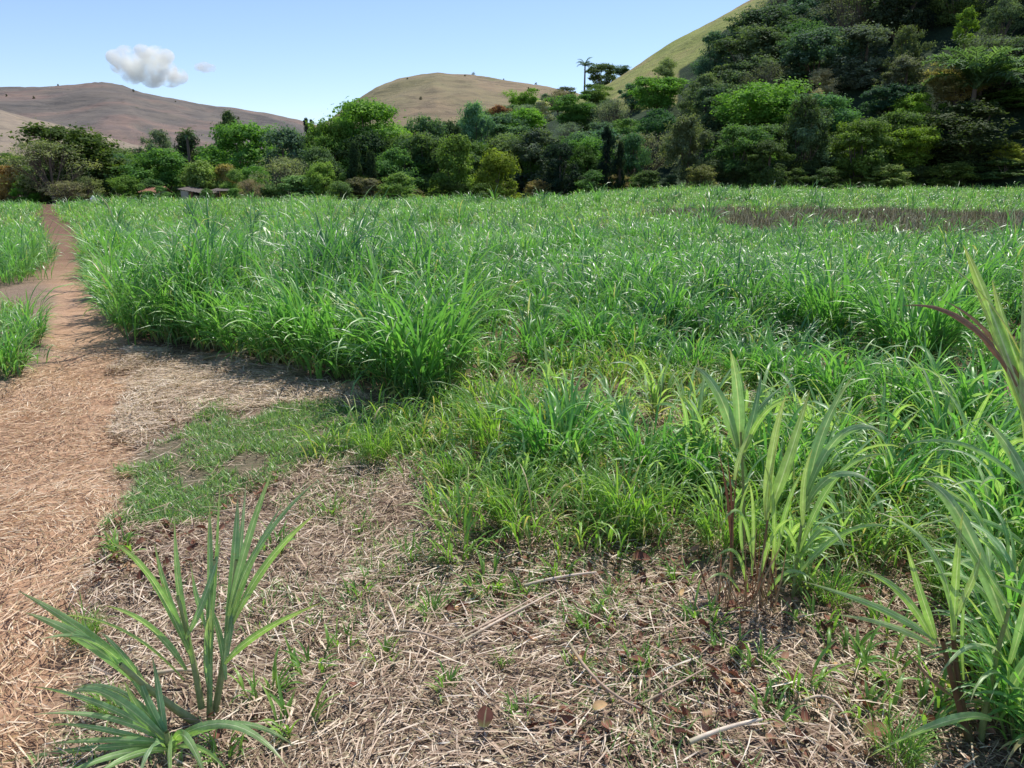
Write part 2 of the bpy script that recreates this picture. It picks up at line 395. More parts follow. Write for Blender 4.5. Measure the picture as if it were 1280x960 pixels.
# ------------------------------------------------------------------ hills
def mat_hill(name, stops, hs, stretch=6, forest=None, patch=None, bumpd=1.5):
    nt = NT(name); tc = nt.n('ShaderNodeTexCoord'); P = tc.outputs['Object']
    mp = nt.n('ShaderNodeMapping'); mp.inputs['Scale'].default_value = (1, 1, stretch); nt.l(P, mp.inputs['Vector'])
    big = nt.noise(hs, 6, .62, P, .6); fine = nt.noise(hs * 7, 8, .72, mp.outputs[0], .5)
    c = nt.ramp(big, stops)
    c = nt.mix(1, c, nt.ramp(fine, [(.3, (.62, .62, .66)), (.5, (1, 1, 1)), (.72, (1.25, 1.2, 1.1))]), 'MULTIPLY')
    # terracettes (cattle trails following the contours)
    sp = nt.n('ShaderNodeSeparateXYZ'); nt.l(P, sp.inputs[0])
    ph = nt.math('ADD', nt.math('MULTIPLY', sp.outputs[2], hs * 95), nt.math('MULTIPLY', nt.noise(hs * 4, 4, .6, P), 24))
    tr = nt.math('MULTIPLY', nt.math('GREATER_THAN', nt.math('SINE', ph), .55), .22)
    gate = nt.ramp(nt.noise(hs * 1.7, 3, .5, P), [(.42, (0, 0, 0)), (.6, (1, 1, 1))])
    tr = nt.math('MULTIPLY', tr, gate)
    c = nt.mix(tr, c, patch or (.07, .06, .055))
    sc_ = nt.n('ShaderNodeTexVoronoi'); sc_.inputs['Scale'].default_value = hs * 9; nt.l(P, sc_.inputs['Vector'])
    dot = nt.ramp(sc_.outputs['Distance'], [(.05, (1, 1, 1)), (.13, (0, 0, 0))])
    c = nt.mix(nt.math('MULTIPLY', dot, .6), c, (.06, .075, .04))
    if forest is not None:
        a, b, d = attr(nt, 'zone')
        fc = nt.ramp(nt.noise(.3, 6, .6, P), [(.35, (.02, .035, .02)), (.7, (.05, .08, .035))])
        c = nt.mix(a, c, fc)
    p = nt.n('ShaderNodeBsdfPrincipled'); nt.l(c, p.inputs['Base Color']); p.inputs['Roughness'].default_value = .95; p.inputs['Specular IOR Level'].default_value = .1
    bm_ = nt.n('ShaderNodeBump'); bm_.inputs['Strength'].default_value = .8; bm_.inputs['Distance'].default_value = bumpd
    nt.l(fine, bm_.inputs['Height']); nt.l(bm_.outputs[0], p.inputs['Normal'])
    nt.l(p.outputs[0], nt.out.inputs[0]); return nt.m
GRASSLINE = np.array([(700, 150), (740, 133), (800, 140), (850, 128), (853, 84), (880, 62), (905, 40), (935, 22), (965, -2), (1000, -60), (900, -60), (700, 60)])
TREELINE = np.array([(690, 175), (740, 160), (790, 180), (850, 185), (892, 160), (915, 128), (942, 104), (972, 78), (1005, 48), (1040, -60), (900, -60), (690, 60)])
def forest_mask(x, y):
    z = HR.z(x, y); px, py = project(np.stack([x, y, z], -1))
    wx = px + (fbm(x / 9, y / 9, 91) - .5) * 26; wy = py + (fbm(x / 9, y / 9, 92) - .5) * 22
    return 1 - pip(GRASSLINE, wx, wy) * (np.hypot(x, y) > 120)
def build_hill(h, name, mat, a0, a1, na, d1, nd, zone=None):
    A = np.linspace(a0, a1, na); D = np.linspace(h.d0 - 3, d1, nd)
    AA, DD = np.meshgrid(A, D); X = np.sin(AA) * DD; Y = np.cos(AA) * DD
    Z = h.z(X, Y)
    V = np.stack([X, Y, Z], -1).reshape(-1, 3); idx = np.arange(X.size).reshape(X.shape)
    Q = np.stack([idx[:-1, :-1], idx[:-1, 1:], idx[1:, 1:], idx[1:, :-1]], -1).reshape(-1, 4)
    at_ = None
    if zone is not None: at_ = {'zone': np.stack([zone(X, Y).ravel()] * 3, -1)}
    return tag(link(name, mesh_np(name, V, Q, [mat], at_, smooth=True)), kind='structure')
M_hr = mat_hill('slope_grass', [(.3, (.19, .23, .065)), (.5, (.27, .29, .09)), (.65, (.35, .29, .14)), (.8, (.19, .23, .07))], .05, 3, forest=True, bumpd=.8)
M_hm = mat_hill('dry_pasture', [(.3, (.19, .175, .09)), (.45, (.245, .21, .12)), (.6, (.27, .205, .13)), (.75, (.18, .175, .09))], .013, 5, bumpd=1.2)
M_hl = mat_hill('far_pasture', [(.30, (.095, .09, .082)), (.42, (.145, .13, .115)), (.52, (.18, .155, .132)), (.60, (.235, .17, .14)), (.70, (.16, .148, .122))], .007, 6, patch=(.08, .085, .095), bumpd=3)  # distance haze is tinted into these greyed mauve-brown base colours
M_hf = mat_hill('tan_pasture', [(.3, (.23, .19, .14)), (.5, (.29, .235, .175)), (.7, (.24, .205, .145))], .014, 5, bumpd=1)
build_hill(HR, 'hill', M_hr, -.35, 1.05, 420, 330, 150, forest_mask)
build_hill(HM, 'hill', M_hm, -.42, .40, 260, 620, 110)
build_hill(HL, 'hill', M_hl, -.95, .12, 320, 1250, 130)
build_hill(HF, 'hill', M_hf, -.95, -.25, 200, 560, 90)
if 'TT' not in globals():
    import time; TT = time.time()
print('t %.1f' % (time.time() - TT))
# ------------------------------------------------------------------ tree prototypes (height 1, half-width 0.5)
def crown_geo(seed, lobes, leaves, ls, zlo=.25, zhi=1., shape='round', rl=(.13, .2), thin=1., asp=1.7):
    r = np.random.default_rng(seed); C = []; RR = []
    while len(C) < lobes:
        a = r.random() * 2 * PI; t = r.random()
        zc = zlo + (zhi - zlo) * t
        if shape == 'round': w = math.sqrt(max(0, 1 - (2 * t - 1) ** 2 * .92)) * .5
        elif shape == 'flat': w = .5 * (.25 + .75 * t ** .5) if t < .75 else .5 * (1 - (t - .75) * 1.9)
        elif shape == 'cone': w = .5 * (1 - t) ** .7
        elif shape == 'bush': w = .5 * math.sqrt(max(0, 1 - t ** 2.2)) 
        elif shape == 'tall': w = .5 * (math.sin(PI * min(1, t * .85 + .15)) ** .6)
        rl_ = r.uniform(*rl); rad = max(0, w - rl_ * .8) * (r.random() ** .35)
        zc = min(zc, zhi - rl_ * .6)
        C.append((math.cos(a) * rad, math.sin(a) * rad, zc)); RR.append(rl_)
    C = np.array(C); RR = np.array(RR)
    fl = .62 if shape != 'flat' else .4
    ns = 16; d1 = r.normal(size=(lobes * ns, 3)); d1[:, 2] += .45; d1 /= np.linalg.norm(d1, axis=1)[:, None]
    l1 = np.repeat(np.arange(lobes), ns)
    SC = C[l1] + d1 * (RR[l1] * r.uniform(.45, 1.12, lobes * ns))[:, None] * np.array([1, 1, fl]); SR = RR[l1] * r.uniform(.16, .42, lobes * ns)
    per = max(3, int(leaves * lobes / (lobes * ns))); n = lobes * ns * per
    si = np.repeat(np.arange(lobes * ns), per)
    d = r.normal(size=(n, 3)); dn = d / np.linalg.norm(d, axis=1)[:, None]
    P = SC[si] + d * (SR[si] * .62)[:, None] * np.array([1, 1, .75])
    nrm = d1[si] * .5 + dn * .35 + r.normal(size=(n, 3)) * .5 + np.array([0, 0, .45]); nrm /= np.linalg.norm(nrm, axis=1)[:, None]
    u = np.cross(nrm, r.normal(size=(n, 3))); u /= np.linalg.norm(u, axis=1)[:, None]; v = np.cross(nrm, u)
    s = ls * r.uniform(.5, 1.4, n)[:, None]
    u = u * s * asp * .5; v = v * s * .5
    V = np.stack([P - u, P - v, P + u, P + v], 1).reshape(-1, 3)
    Q = np.arange(4 * n).reshape(n, 4)
    lt = r.random(lobes)[l1[si]] * .30 + r.random(lobes * ns)[si] * .25 + r.random(n) * .25 + dn[:, 2] * .08 + .10  # top leaves of each cluster tinted lighter, light from above put into colour
    A = np.zeros((n, 4, 3)); A[..., 0] = np.clip(lt, 0, 1)[:, None]
    return V, Q, A.reshape(-1, 3), C, RR
def make_proto(name, seed, lobes, leaves, ls, trunk=True, **kw):
    V, Q, A, C, RR = crown_geo(seed, lobes, leaves, ls, **kw)
    cm = mesh_np('crown', V, Q, [M_crown], {'bl': A})
    r = np.random.default_rng(seed + 1); g = G(); zlo = kw.get('zlo', .25)
    fork = np.array([r.normal() * .02, r.normal() * .02, max(.12, zlo * .75)])
    tr = kw.get('thin', 1.)
    p = bez((0, 0, -.06), (fork[0] * 2, -fork[1], fork[2] * .5), fork, 6)
    tubes(g, [p], [np.linspace(.032, .022, 6) * tr], 7)
    order = r.permutation(len(C))[:14 if tr >= 1 else 26]
    for i in order:
        c = C[i]; mid = fork * .5 + c * .5 + np.array([0, 0, -.03]) + r.normal(size=3) * .025
        q = bez(fork, mid, c, 6); tubes(g, [q], [np.linspace(.014, .003, 6) * tr], 5)
        if tr < 1:
            for k in range(5):
                e = c + r.normal(size=3) * .09 + np.array([0, 0, .05]); tubes(g, [bez(q[3], (q[3] + e) / 2 + r.normal(size=3) * .01, e, 4)], [np.linspace(.004, .0012, 4)], 3)
    return {'crown': cm, 'trunk': g.mesh('trunk', M_bark)}
PR = {}
for i in range(3):
    PR['round%d' % i] = make_proto('r', 100 + i, 30, 760, .019, zlo=.16, shape='round', rl=(.09, .22))
    PR['broad%d' % i] = make_proto('b', 200 + i, 30, 700, .017, zlo=.36, shape='flat', rl=(.10, .22))
    PR['tall%d' % i] = make_proto('t', 300 + i, 34, 600, .016, zlo=.14, shape='tall', rl=(.08, .19))
    PR['bush%d' % i] = make_proto('s', 400 + i, 28, 700, .021, zlo=.0, shape='bush', rl=(.09, .24))
    PR['vine%d' % i] = make_proto('v', 700 + i, 34, 660, .018, zlo=.0, shape='tall', rl=(.09, .24))
for i in range(2):
    PR['wisp%d' % i] = make_proto('w', 500 + i, 40, 150, .013, zlo=.22, shape='round', rl=(.10, .20), thin=.8)
    PR['cone%d' % i] = make_proto('c', 600 + i, 30, 560, .019, zlo=.02, shape='cone', rl=(.08, .17))
for k in list(PR):
    pass
DARK = (.028, .055, .020); MID = (.050, .095, .024); BRI = (.075, .142, .033); YG = (.112, .160, .042); GRY = (.095, .110, .065)
BLU = (.048, .085, .055); OCH = (.30, .20, .09); CRM = (.25, .23, .18); RED = (.15, .085, .06); OLV = (.085, .105, .030); SH = (.038, .062, .040); SH2 = (.056, .082, .048)  # the SH greens carry the slope's shade and haze in their colour
KC = 2.5
def place(kind, x, y, H, W, color, label, group=None, cat='tree', nm='tree', zb=None, jit=.12):
    z = float(terrain(x, y)) if zb is None else zb
    o = empty(nm, (x, y, z - .1), random.random() * 6.28, (W, W, H))
    tag(o, label, cat, group)
    v = 1 + random.uniform(-jit, jit); w = 1 + random.uniform(-jit, jit) * .7
    p = PR[kind]
    c = link('crown', p['crown'], o); c.color = (KC * color[0] * v * w, KC * color[1] * v, KC * color[2] * v / w, 1)
    link('trunk', p['trunk'], o)
    return o
def T(kind, px, top, wpx, Yd, color, label, cat='tree', nm='tree', group=None):
    """a tree whose crown top stands at this height, Yd metres into the valley"""
    if px > 600 and 98 < Yd < 215:      # stands on the slope: find where a tree of natural height reaches this line of sight
        for yy in np.arange(96, 250, 1.):
            P = at(px, top, yy); Yd = float(yy)
            if P[2] - float(terrain(P[0], yy)) < max(5., .85 * wpx / F * yy * (1.25 if kind[:4] == 'tall' else 1)): break
    P = at(px, top, Yd); x = P[0]; z = float(terrain(x, Yd)); H = P[2] - z
    if px > 600: NAMED.append((px, top, wpx, Yd))
    W = wpx / F * math.hypot(x, Yd) * (1.22 if wpx > 12 else 1)
    if wpx > 20 and kind[:4] in ('roun', 'broa', 'bush', 'vine'): W = max(W, H * .62)
    return place(kind, x, Yd, H + .1, W, color, label, group, cat, nm, z)
B = dict(cat='bush', nm='bush')
NAMED = []
T('round0', 60, 158, 118, 84, (.040, .062, .018), 'big dark mango-like tree at the far left above the end of the path')
T('wisp0', 60, 176, 74, 78, (.14, .145, .08), 'grey half-bare tree with thin twigs in front of the big dark tree')
T('tall1', 138, 190, 46, 92, BLU, 'blue-grey leafy tree just right of the big dark tree at left')
T('broad1', 160, 191, 40, 100, YG, 'low yellow-green crown between the blue-grey tree and the round green tree')
T('round1', 196, 186, 76, 86, MID, 'round dark green tree behind the small orange-roofed house')
T('tall0', 193, 163, 46, 128, (.06, .085, .06), 'hazy grey-green tree above the round green tree')
T('vine1', 234, 166, 38, 112, (.022, .038, .022), 'almost black-green tree left of the large bright crown at left')
T('tall2', 284, 141, 34, 132, (.04, .06, .025), 'slender dark tree poking above the bright crown against the brown hill')
T('round2', 302, 154, 92, 104, BRI, 'large bright green tree under the slender dark treetop')
T('bush0', 250, 202, 52, 84, (.12, .165, .055), 'pale green bushy tree behind the brick shed')
T('bush1', 281, 207, 38, 85, (.17, .14, .06), 'orange-brown rounded bush left of the yellow-green one', **B)
T('bush2', 293, 213, 36, 82, YG, 'yellow-green bush right of the orange-brown one', **B)
T('round1', 318, 208, 34, 86, BRI, 'small bright green tree right of the yellow-green bush')
T('wisp1', 312, 224, 30, 80, (.18, .13, .10), 'low brownish twiggy bush under the small bright green tree', **B)
T('vine2', 352, 160, 76, 96, (.055, .085, .055), 'grey-green tangled tree between the bright crown and the tall bright tree')
T('wisp0', 350, 196, 60, 85, (.13, .15, .10), 'grey thin-leaved tree in front of the grey-green tangled tree')
T('round0', 406, 204, 42, 83, (.10, .16, .045), 'small pale green tree at the edge of the field left of the dark cone')
T('bush0', 153, 220, 40, 80, (.07, .12, .03), 'green bush left of the small orange-roofed house', **B)
T('wisp1', 106, 221, 36, 79, (.13, .14, .07), 'feathery grey-green bush beside the grey half-bare tree', **B)
T('bush1', 12, 208, 46, 82, (.22, .16, .08), 'reddish-brown and green bush at the left edge of the photo', **B)
T('bush2', 30, 224, 26, 80, (.08, .17, .03), 'bright green low bush left of the grey half-bare tree trunk', **B)
T('wisp0', 78, 226, 40, 77, (.15, .14, .10), 'low dry grey brush below the grey half-bare tree', **B)
T('broad0', 458, 126, 108, 104, (.072, .130, .028), 'biggest bright green tree left of the brown dome hill')
T('round2', 412, 150, 62, 98, (.075, .13, .03), 'lighter green tree against the left flank of the biggest bright tree')
T('cone0', 442, 177, 32, 84, (.016, .030, .014), 'black-green cone-shaped tree in front of the biggest bright tree')
T('cone1', 463, 188, 28, 84, (.018, .032, .016), 'smaller black-green pointed tree right of the dark cone')
T('vine0', 494, 186, 66, 88, (.05, .095, .03), 'vine-draped green tree right of the two dark pointed trees')
T('vine1', 396, 186, 60, 88, (.05, .085, .04), 'vine-draped dull green tree left of the dark cone')
T('round1', 529, 146, 54, 112, (.065, .105, .055), 'grey-green tree standing before the brown dome hill')
T('round1', 563, 152, 26, 118, (.03, .05, .022), 'small dark round treetop before the brown dome hill')
T('round0', 595, 129, 42, 132, (.075, .135, .085), 'pale bluish-green tree before the brown dome hill')
T('bush1', 571, 171, 60, 84, (.085, .125, .03), 'olive green leafy tree at the field edge below the dome hill')
T('bush0', 620, 187, 56, 80, (.085, .115, .022), 'rounded olive-yellow tree standing furthest into the field')
T('bush2', 497, 217, 50, 78, YG, 'yellow-green bush at the field edge left of the olive trees', **B)
T('bush1', 462, 224, 38, 79, (.10, .095, .06), 'greyish-brown low bush left of the yellow-green bush', **B)
T('bush0', 424, 227, 34, 79, (.08, .12, .05), 'dull green low bush at the field edge under the small pale tree', **B)
T('round1', 655, 136, 62, 142, (.075, .155, .028), 'bright green tree right of the reddish bush on the wooded slope')
T('broad2', 656, 110, 42, 190, (.09, .155, .03), 'flat bright green treetop at the foot of the dome hill skyline')
T('bush2', 624, 132, 34, 168, RED, 'dark reddish-brown bushy tree at the foot of the dome hill')
T('wisp1', 560, 160, 26, 150, (.15, .11, .11), 'mauve-grey bare bush low on the dome hill', **B)
T('bush1', 677, 126, 26, 178, CRM, 'cream-flowering bush at the top of the wooded saddle', **B)
T('wisp0', 697, 112, 36, 200, (.15, .12, .10), 'bare grey-brown tree on the saddle skyline')
T('broad1', 706, 108, 26, 205, (.06, .065, .04), 'small flat dark tree on the saddle skyline left of the palm')
T('vine0', 672, 162, 82, 96, (.055, .07, .045), 'large grey-green tree behind the dark gap in the wood')
T('vine2', 700, 178, 50, 90, (.018, .03, .02), 'very dark tree at the field edge in the middle of the wood')
T('round2', 738, 172, 62, 96, (.07, .13, .03), 'leafy green tree left of the black rounded column tree')
T('tall1', 760, 158, 26, 88, (.010, .020, .014), 'black-green rounded column of a tree in the middle of the wood')
T('cone1', 776, 176, 20, 88, (.014, .024, .014), 'narrow dark pointed tree right of the black column tree')
T('vine1', 792, 168, 44, 94, (.045, .085, .04), 'dull green tree right of the narrow dark pointed tree')
T('broad0', 820, 96, 66, 188, (.078, .145, .03), 'wide flat bright green tree at the foot of the grassy slope')
T('broad1', 716, 118, 60, 178, (.065, .12, .03), 'green flat-crowned tree below the skyline palm')
T('tall2', 822, 138, 60, 102, (.035, .075, .03), 'dark glossy tree below the wide flat bright crown')
T('round0', 864, 146, 54, 88, (.085, .10, .055), 'grey-olive oval tree at the field edge left of the biggest bright crown')
T('broad2', 946, 98, 108, 104, (.070, .135, .028), 'biggest bright green crown in the right-hand wood')
T('round0', 922, 158, 74, 90, (.055, .095, .03), 'green leafy tree under the left side of the biggest bright crown')
T('tall0', 1010, 122, 62, 92, (.032, .050, .022), 'tall dark olive tree right of the biggest bright crown')
T('vine2', 964, 176, 62, 86, (.04, .065, .025), 'dark vine-covered tree at the field edge beneath the biggest bright crown')
T('bush1', 1028, 87, 38, 152, (.22, .20, .15), 'pale cream-topped tree high on the shaded slope')
T('bush0', 1022, 112, 22, 124, (.20, .17, .12), 'little tan bush just below the cream-topped tree', **B)
T('round2', 1082, 150, 70, 90, (.075, .105, .024), 'layered olive tree right of the tall dark olive tree')
T('round1', 1120, 106, 62, 128, (.030, .060, .038), 'dark bluish round tree behind the small yellow-green treetop')
T('round0', 1150, 118, 48, 104, (.085, .135, .022), 'yellow-green treetop left of the great palm')
T('broad1', 1144, 158, 66, 90, (.080, .125, .022), 'flat-layered green tree at the field edge left of the great palm')
T('broad2', 1200, 77, 72, 132, (.20, .16, .075), 'ochre-flowering flat crown above the great palm')
T('bush2', 1211, 10, 22, 196, (.11, .17, .03), 'small bright treetop high on the shaded slope')
T('vine0', 1218, 128, 104, 90, (.030, .042, .018), 'dark vine-draped mass of a tree hanging below the great palm')
T('vine1', 1276, 112, 74, 97, (.065, .095, .022), 'green tree at the right edge of the photo right of the great palm')
T('vine2', 1258, 178, 40, 88, (.16, .18, .04), 'yellow-green upright bush near the right edge of the field', **B)
T('bush2', 1256, 200, 60, 86, (.06, .09, .03), 'dark green scrub bush at the right edge of the field under the yellow-green one', **B)
T('bush0', 1194, 203, 54, 86, (.075, .105, .028), 'rounded dull green bush below the great palm', **B)
T('bush1', 1112, 206, 48, 86, (.12, .15, .05), 'yellowish reedy bush at the field edge below the layered trees', **B)
T('bush2', 1034, 210, 40, 86, (.05, .075, .025), 'dark low bush at the field edge left of the reedy bush', **B)
T('bush0', 876, 206, 42, 84, (.11, .12, .055), 'dry-looking low bush below the grey-olive oval tree', **B)
T('bush1', 812, 214, 40, 85, (.05, .08, .03), 'dark green low bush left of the dry-looking one', **B)
T('bush2', 742, 214, 44, 85, (.055, .10, .03), 'low green bush below the black column tree', **B)
T('wisp0', 1232, 44, 90, 168, (.07, .085, .055), 'thin-leaved grey tree above the ochre-flowering crown')
T('vine1', 1262, 50, 70, 128, (.035, .06, .028), 'dark green creeper-covered tree above the right edge of the great palm')
T('round1', 752, 80, 38, 244, (.065, .095, .055), 'broad tree standing on the skyline just right of the tall palm')
T('broad2', 777, 81, 20, 240, (.05, .08, .045), 'tiny flat-topped tree on the skyline where the grassy slope starts')
T('wisp1', 592, 90, 7, 466, (.05, .06, .04), 'tiny dark shrub on the crown of the brown dome hill', **B)
T('wisp0', 670, 103, 5, 466, (.04, .05, .03), 'speck of a tree on the right shoulder of the dome hill')
T('wisp1', 891, 28, 8, 246, (.05, .06, .045), 'spindly lone sapling on the grassy ridge line')
T('wisp0', 935, 2, 10, 246, (.05, .06, .045), 'spindly taller sapling on the ridge line near the top edge')
T('broad0', 382, 147, 9, 330, (.03, .045, .04), 'left one of two tiny flat trees on the horizon beside the far hill')
T('broad1', 389, 149, 8, 330, (.03, .045, .04), 'right one of two tiny flat trees on the horizon beside the far hill')
T('wisp1', 137, 147, 6, 700, (.03, .035, .03), 'lone dark tree dotting the middle of the far brown hill')
T('bush1', 124, 178, 5, 330, (.03, .04, .03), 'tiny bush on the tan slope behind the left trees', **B)
for (px_, tp_, w_, lb_) in ((176, 231, 16, 'small green shrub at the left corner of the orange-roofed house'), (200, 233, 24, 'small green shrub between the orange-roofed house and the brick shed'), (187, 239, 14, 'low shrub hiding the wall of the orange-roofed house'), (258, 236, 18, 'low shrub between the brick shed and the open grey shed'), (292, 236, 20, 'low dull shrub at the right of the open grey shed')):
    T('bush%d' % (px_ % 3), px_, tp_, w_, 76, (.07, .12, .035), lb_, cat='bush', nm='bush')
# palms
def frond_mesh(seed, L=1., n=34, droop=1.5, lw=.034, ll=.30):
    r = np.random.default_rng(seed); g = G()
    s = np.linspace(0, 1, 14); th = .35 + droop * s ** 1.3
    rr = np.concatenate([[0], np.cumsum(np.sin(th[1:]) / 13)]) * L; zz = np.concatenate([[0], np.cumsum(np.cos(th[1:]) / 13)]) * L
    pts = np.stack([rr, rr * 0, zz], 1); tubes(g, [pts], [np.linspace(.012, .003, 14)], 4, .4)
    t = np.repeat(np.linspace(.12, .99, n), 2); sd = np.tile([1, -1], n)
    P = np.stack([np.interp(t, s, pts[:, 0]), 0 * t, np.interp(t, s, pts[:, 2])], 1)
    az = sd * (PI / 2 - .55 + r.normal(size=2 * n) * .12)
    blades(g, P, az, ll * np.sin(np.clip(t * 2.6 + .5, 0, PI - .35)) * r.uniform(.85, 1.1, 2 * n), lw, 1.0 + r.normal(size=2 * n) * .2, 1.1, r.uniform(.3, .9, 2 * n), S=3, c3=False)
    return g.mesh('frond', M_crown)
FR = [frond_mesh(i) for i in range(3)]
def palm(px, top, wpx, Yd, color, label, nf=18, trunk_r=.18, nm='palm_tree'):
    NAMED.append((px, top, wpx, Yd)); P = at(px, top, Yd); z = float(terrain(P[0], Yd)); Wd = wpx / F * Yd / 2; H = P[2] - z - Wd * .42
    o = empty(nm, (P[0], Yd, z)); tag(o, label, 'palm tree')
    g = G(); k = 10; tubes(g, [bez((0, 0, -.3), (.15, 0, H * .5), (.1, 0, H), k)], [np.linspace(trunk_r * 1.2, trunk_r * .8, k)], 8, .4)
    link('trunk', g.mesh('trunk', M_bark), o)
    for i in range(nf):
        f = link('frond', FR[i % 3], o); f.location = (.1, 0, H)
        f.rotation_euler = (0, random.uniform(-.35, .5) if i % 2 else random.uniform(.1, .9), i * 2.4 + random.uniform(-.2, .2))
        f.scale = (Wd * random.uniform(.95, 1.15),) * 3; v = random.uniform(.8, 1.2)
        f.color = (KC * color[0] * v, KC * color[1] * v, KC * color[2] * v, 1)
    return o
palm(731, 77, 26, 243, (.05, .08, .055), 'tall slim palm on the skyline left of the broad tree', 14, .25)
palm(1222, 80, 132, 96, (.065, .105, .055), 'great feathery palm rising over the right end of the field', 24, .3)
palm(1190, 32, 86, 175, (.07, .11, .075), 'feathery palm high on the shaded slope above the ochre crown', 20, .25)
palm(232, 164, 26, 108, (.05, .075, .05), 'palm with drooping fronds left of the large bright crown at left', 14, .2)
palm(704, 176, 40, 130, (.045, .075, .04), 'palm half hidden in the wood below the bare saddle tree', 14, .2)
# background filling of the wood: valley side
RNG = random.Random(5)
LBL = {'dark': 'dark green broadleaf tree in the shaded forest on the right-hand slope',
       'grey': 'greyish thin-leaved tree in the shaded forest on the right-hand slope',
       'mid': 'mid-green rounded tree in the shaded forest on the right-hand slope',
       'tall': 'narrow upright tree in the shaded forest on the right-hand slope'}
pts = []
def try_add(x, y, sp):
    for (a, b, s) in pts:
        if (a - x) ** 2 + (b - y) ** 2 < (min(s, sp)) ** 2: return False
    pts.append((x, y, sp)); return True
cnt = 0
for _ in range(9000):
    d = 98 + 165 * RNG.random() ** .8; a = RNG.uniform(-.02, .78)
    x = math.sin(a) * d; y = math.cos(a) * d
    if forest_mask(np.array([x]), np.array([y]))[0] < .5: continue
    px, py = project(np.array([x, y, float(HR.z(np.array(x), np.array(y)))]))
    if py < -70 or px > 1420: continue
    if pip(TREELINE, np.array([float(px)]), np.array([float(py)]))[0] and RNG.random() < .97: continue
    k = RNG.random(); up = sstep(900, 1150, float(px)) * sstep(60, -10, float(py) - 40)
    H = RNG.uniform(6.5, 10.5) * (.75 if px < 800 else 1); W = H * RNG.uniform(1.1, 1.6)
    tp = py - H / d * F; hw = W / d * F * .5
    if any(abs(px - a_) < w_ * .35 + hw * .8 and tp < t_ + w_ * .55 and py > t_ and y < yd_ + 2 for (a_, t_, w_, yd_) in NAMED): continue
    if not try_add(x, y, 6.0 + (d - 98) * .009): continue
    if k < .38: kd, c, lb = RNG.choice(['round0', 'round1', 'round2', 'vine0']), SH, 'dark'
    elif k < .62: kd, c, lb = RNG.choice(['vine1', 'wisp0', 'wisp1', 'vine2']), (.062, .072, .055), 'grey'
    elif k < .85: kd, c, lb = RNG.choice(['round1', 'broad0', 'broad1', 'vine0']), (.048, .082, .030), 'mid'
    else: kd, c, lb = RNG.choice(['tall0', 'tall1', 'tall2']), SH2, 'tall'; 
    if lb == 'tall': W *= .7
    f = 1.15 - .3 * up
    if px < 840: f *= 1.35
    c = (c[0] * f, c[1] * f, c[2] * (f + .12 * up))  # crowns toward the upper right painted dimmer and bluer for shade and haze
    random.seed(cnt); cnt += 1
    place(kd, x, y, H, W, c, LBL[lb], 'trees of the forest on the right-hand slope', jit=.25)
print('hill trees', cnt)
cnt = 0
for i in range(60):
    px_ = RNG.uniform(-90, 700); a = ray(px_, 222); a = math.atan2(a[0], a[1]); d = RNG.uniform(104, 165)
    x = math.sin(a) * d; y = math.cos(a) * d
    if not try_add(x, y, 5.5): continue
    z = float(terrain(x, y)); H = RNG.uniform(.045, .068) * d; W = H * RNG.uniform(1.1, 1.6)
    random.seed(900 + i)
    if px_ < 380: H *= .72; W *= .8
    c = RNG.choice([MID, (.055, .09, .035), (.06, .10, .03), (.06, .09, .05)])
    place(RNG.choice(['round0', 'round1', 'tall0', 'broad1', 'vine2']), x, y, H, W, c, 'dull green background tree filling the treeline behind the left half of the field', 'background trees behind the left half of the field', jit=.25); cnt += 1
for i in range(26):
    px_ = 395 + i * 13.5 + RNG.uniform(-5, 5); Yd = RNG.uniform(93, 108); P = at(px_, RNG.uniform(164, 192), Yd); x = P[0]
    z = float(terrain(x, Yd)); H = P[2] - z; random.seed(700 + i)
    if H < 4: continue
    place(RNG.choice(['round0', 'vine1', 'round2', 'vine2', 'broad1']), x, Yd, H, H * RNG.uniform(.85, 1.2), RNG.choice([MID, (.055, .09, .035), (.045, .075, .03), (.065, .10, .045)]), 'dull green background tree filling the treeline behind the left half of the field', 'background trees behind the left half of the field', jit=.25)
HS = random.Random(3)
for i in range(12):
    h_, a0_, a1_, lo, hi, lb = [(HM, 455, 700, 300, 415, 'tiny dark shrub dotting the brown dome hill'), (HL, 0, 380, 600, 840, 'tiny dark shrub dotting the far brown hill')][i % 2]
    a = ray(HS.uniform(a0_, a1_), 222); a = math.atan2(a[0], a[1]); d = HS.uniform(lo, hi); x = math.sin(a) * d; y = math.cos(a) * d
    sz = HS.uniform(.6, 1.2) * (1 if h_ is HM else 1.9); random.seed(i)
    place('bush%d' % (i % 3), x, y, sz, sz * 1.2, (.05, .055, .035), lb, 'shrubs dotting the brown dome hill' if h_ is HM else 'shrubs dotting the far brown hill', 'bush', 'bush', zb=float(h_.z(x, y)))
for i in range(46):
    px = 640 + (i - 23) * 40 + RNG.uniform(-12, 12)
    Yd = (86 if px > 640 else 81) + RNG.uniform(0, 5); P = at(px, 222, Yd); x = P[0]
    if abs(px - 232) < 26 or abs(px - 275) < 20: continue
    z = float(terrain(x, Yd)); H = RNG.uniform(1.6, 3.4); random.seed(300 + i)
    place('bush%d' % (i % 3), x, Yd, H, H * RNG.uniform(1.2, 2.), RNG.choice([(.06, .09, .03), (.10, .13, .045), (.045, .065, .03), (.12, .11, .06)]), 'knee-high to head-high scrub bush along the far edge of the field', 'scrub bushes along the far edge of the field', 'bush', 'bush', jit=.25)
if 'TT' not in globals():
    import time; TT = time.time()
print('t %.1f' % (time.time() - TT))
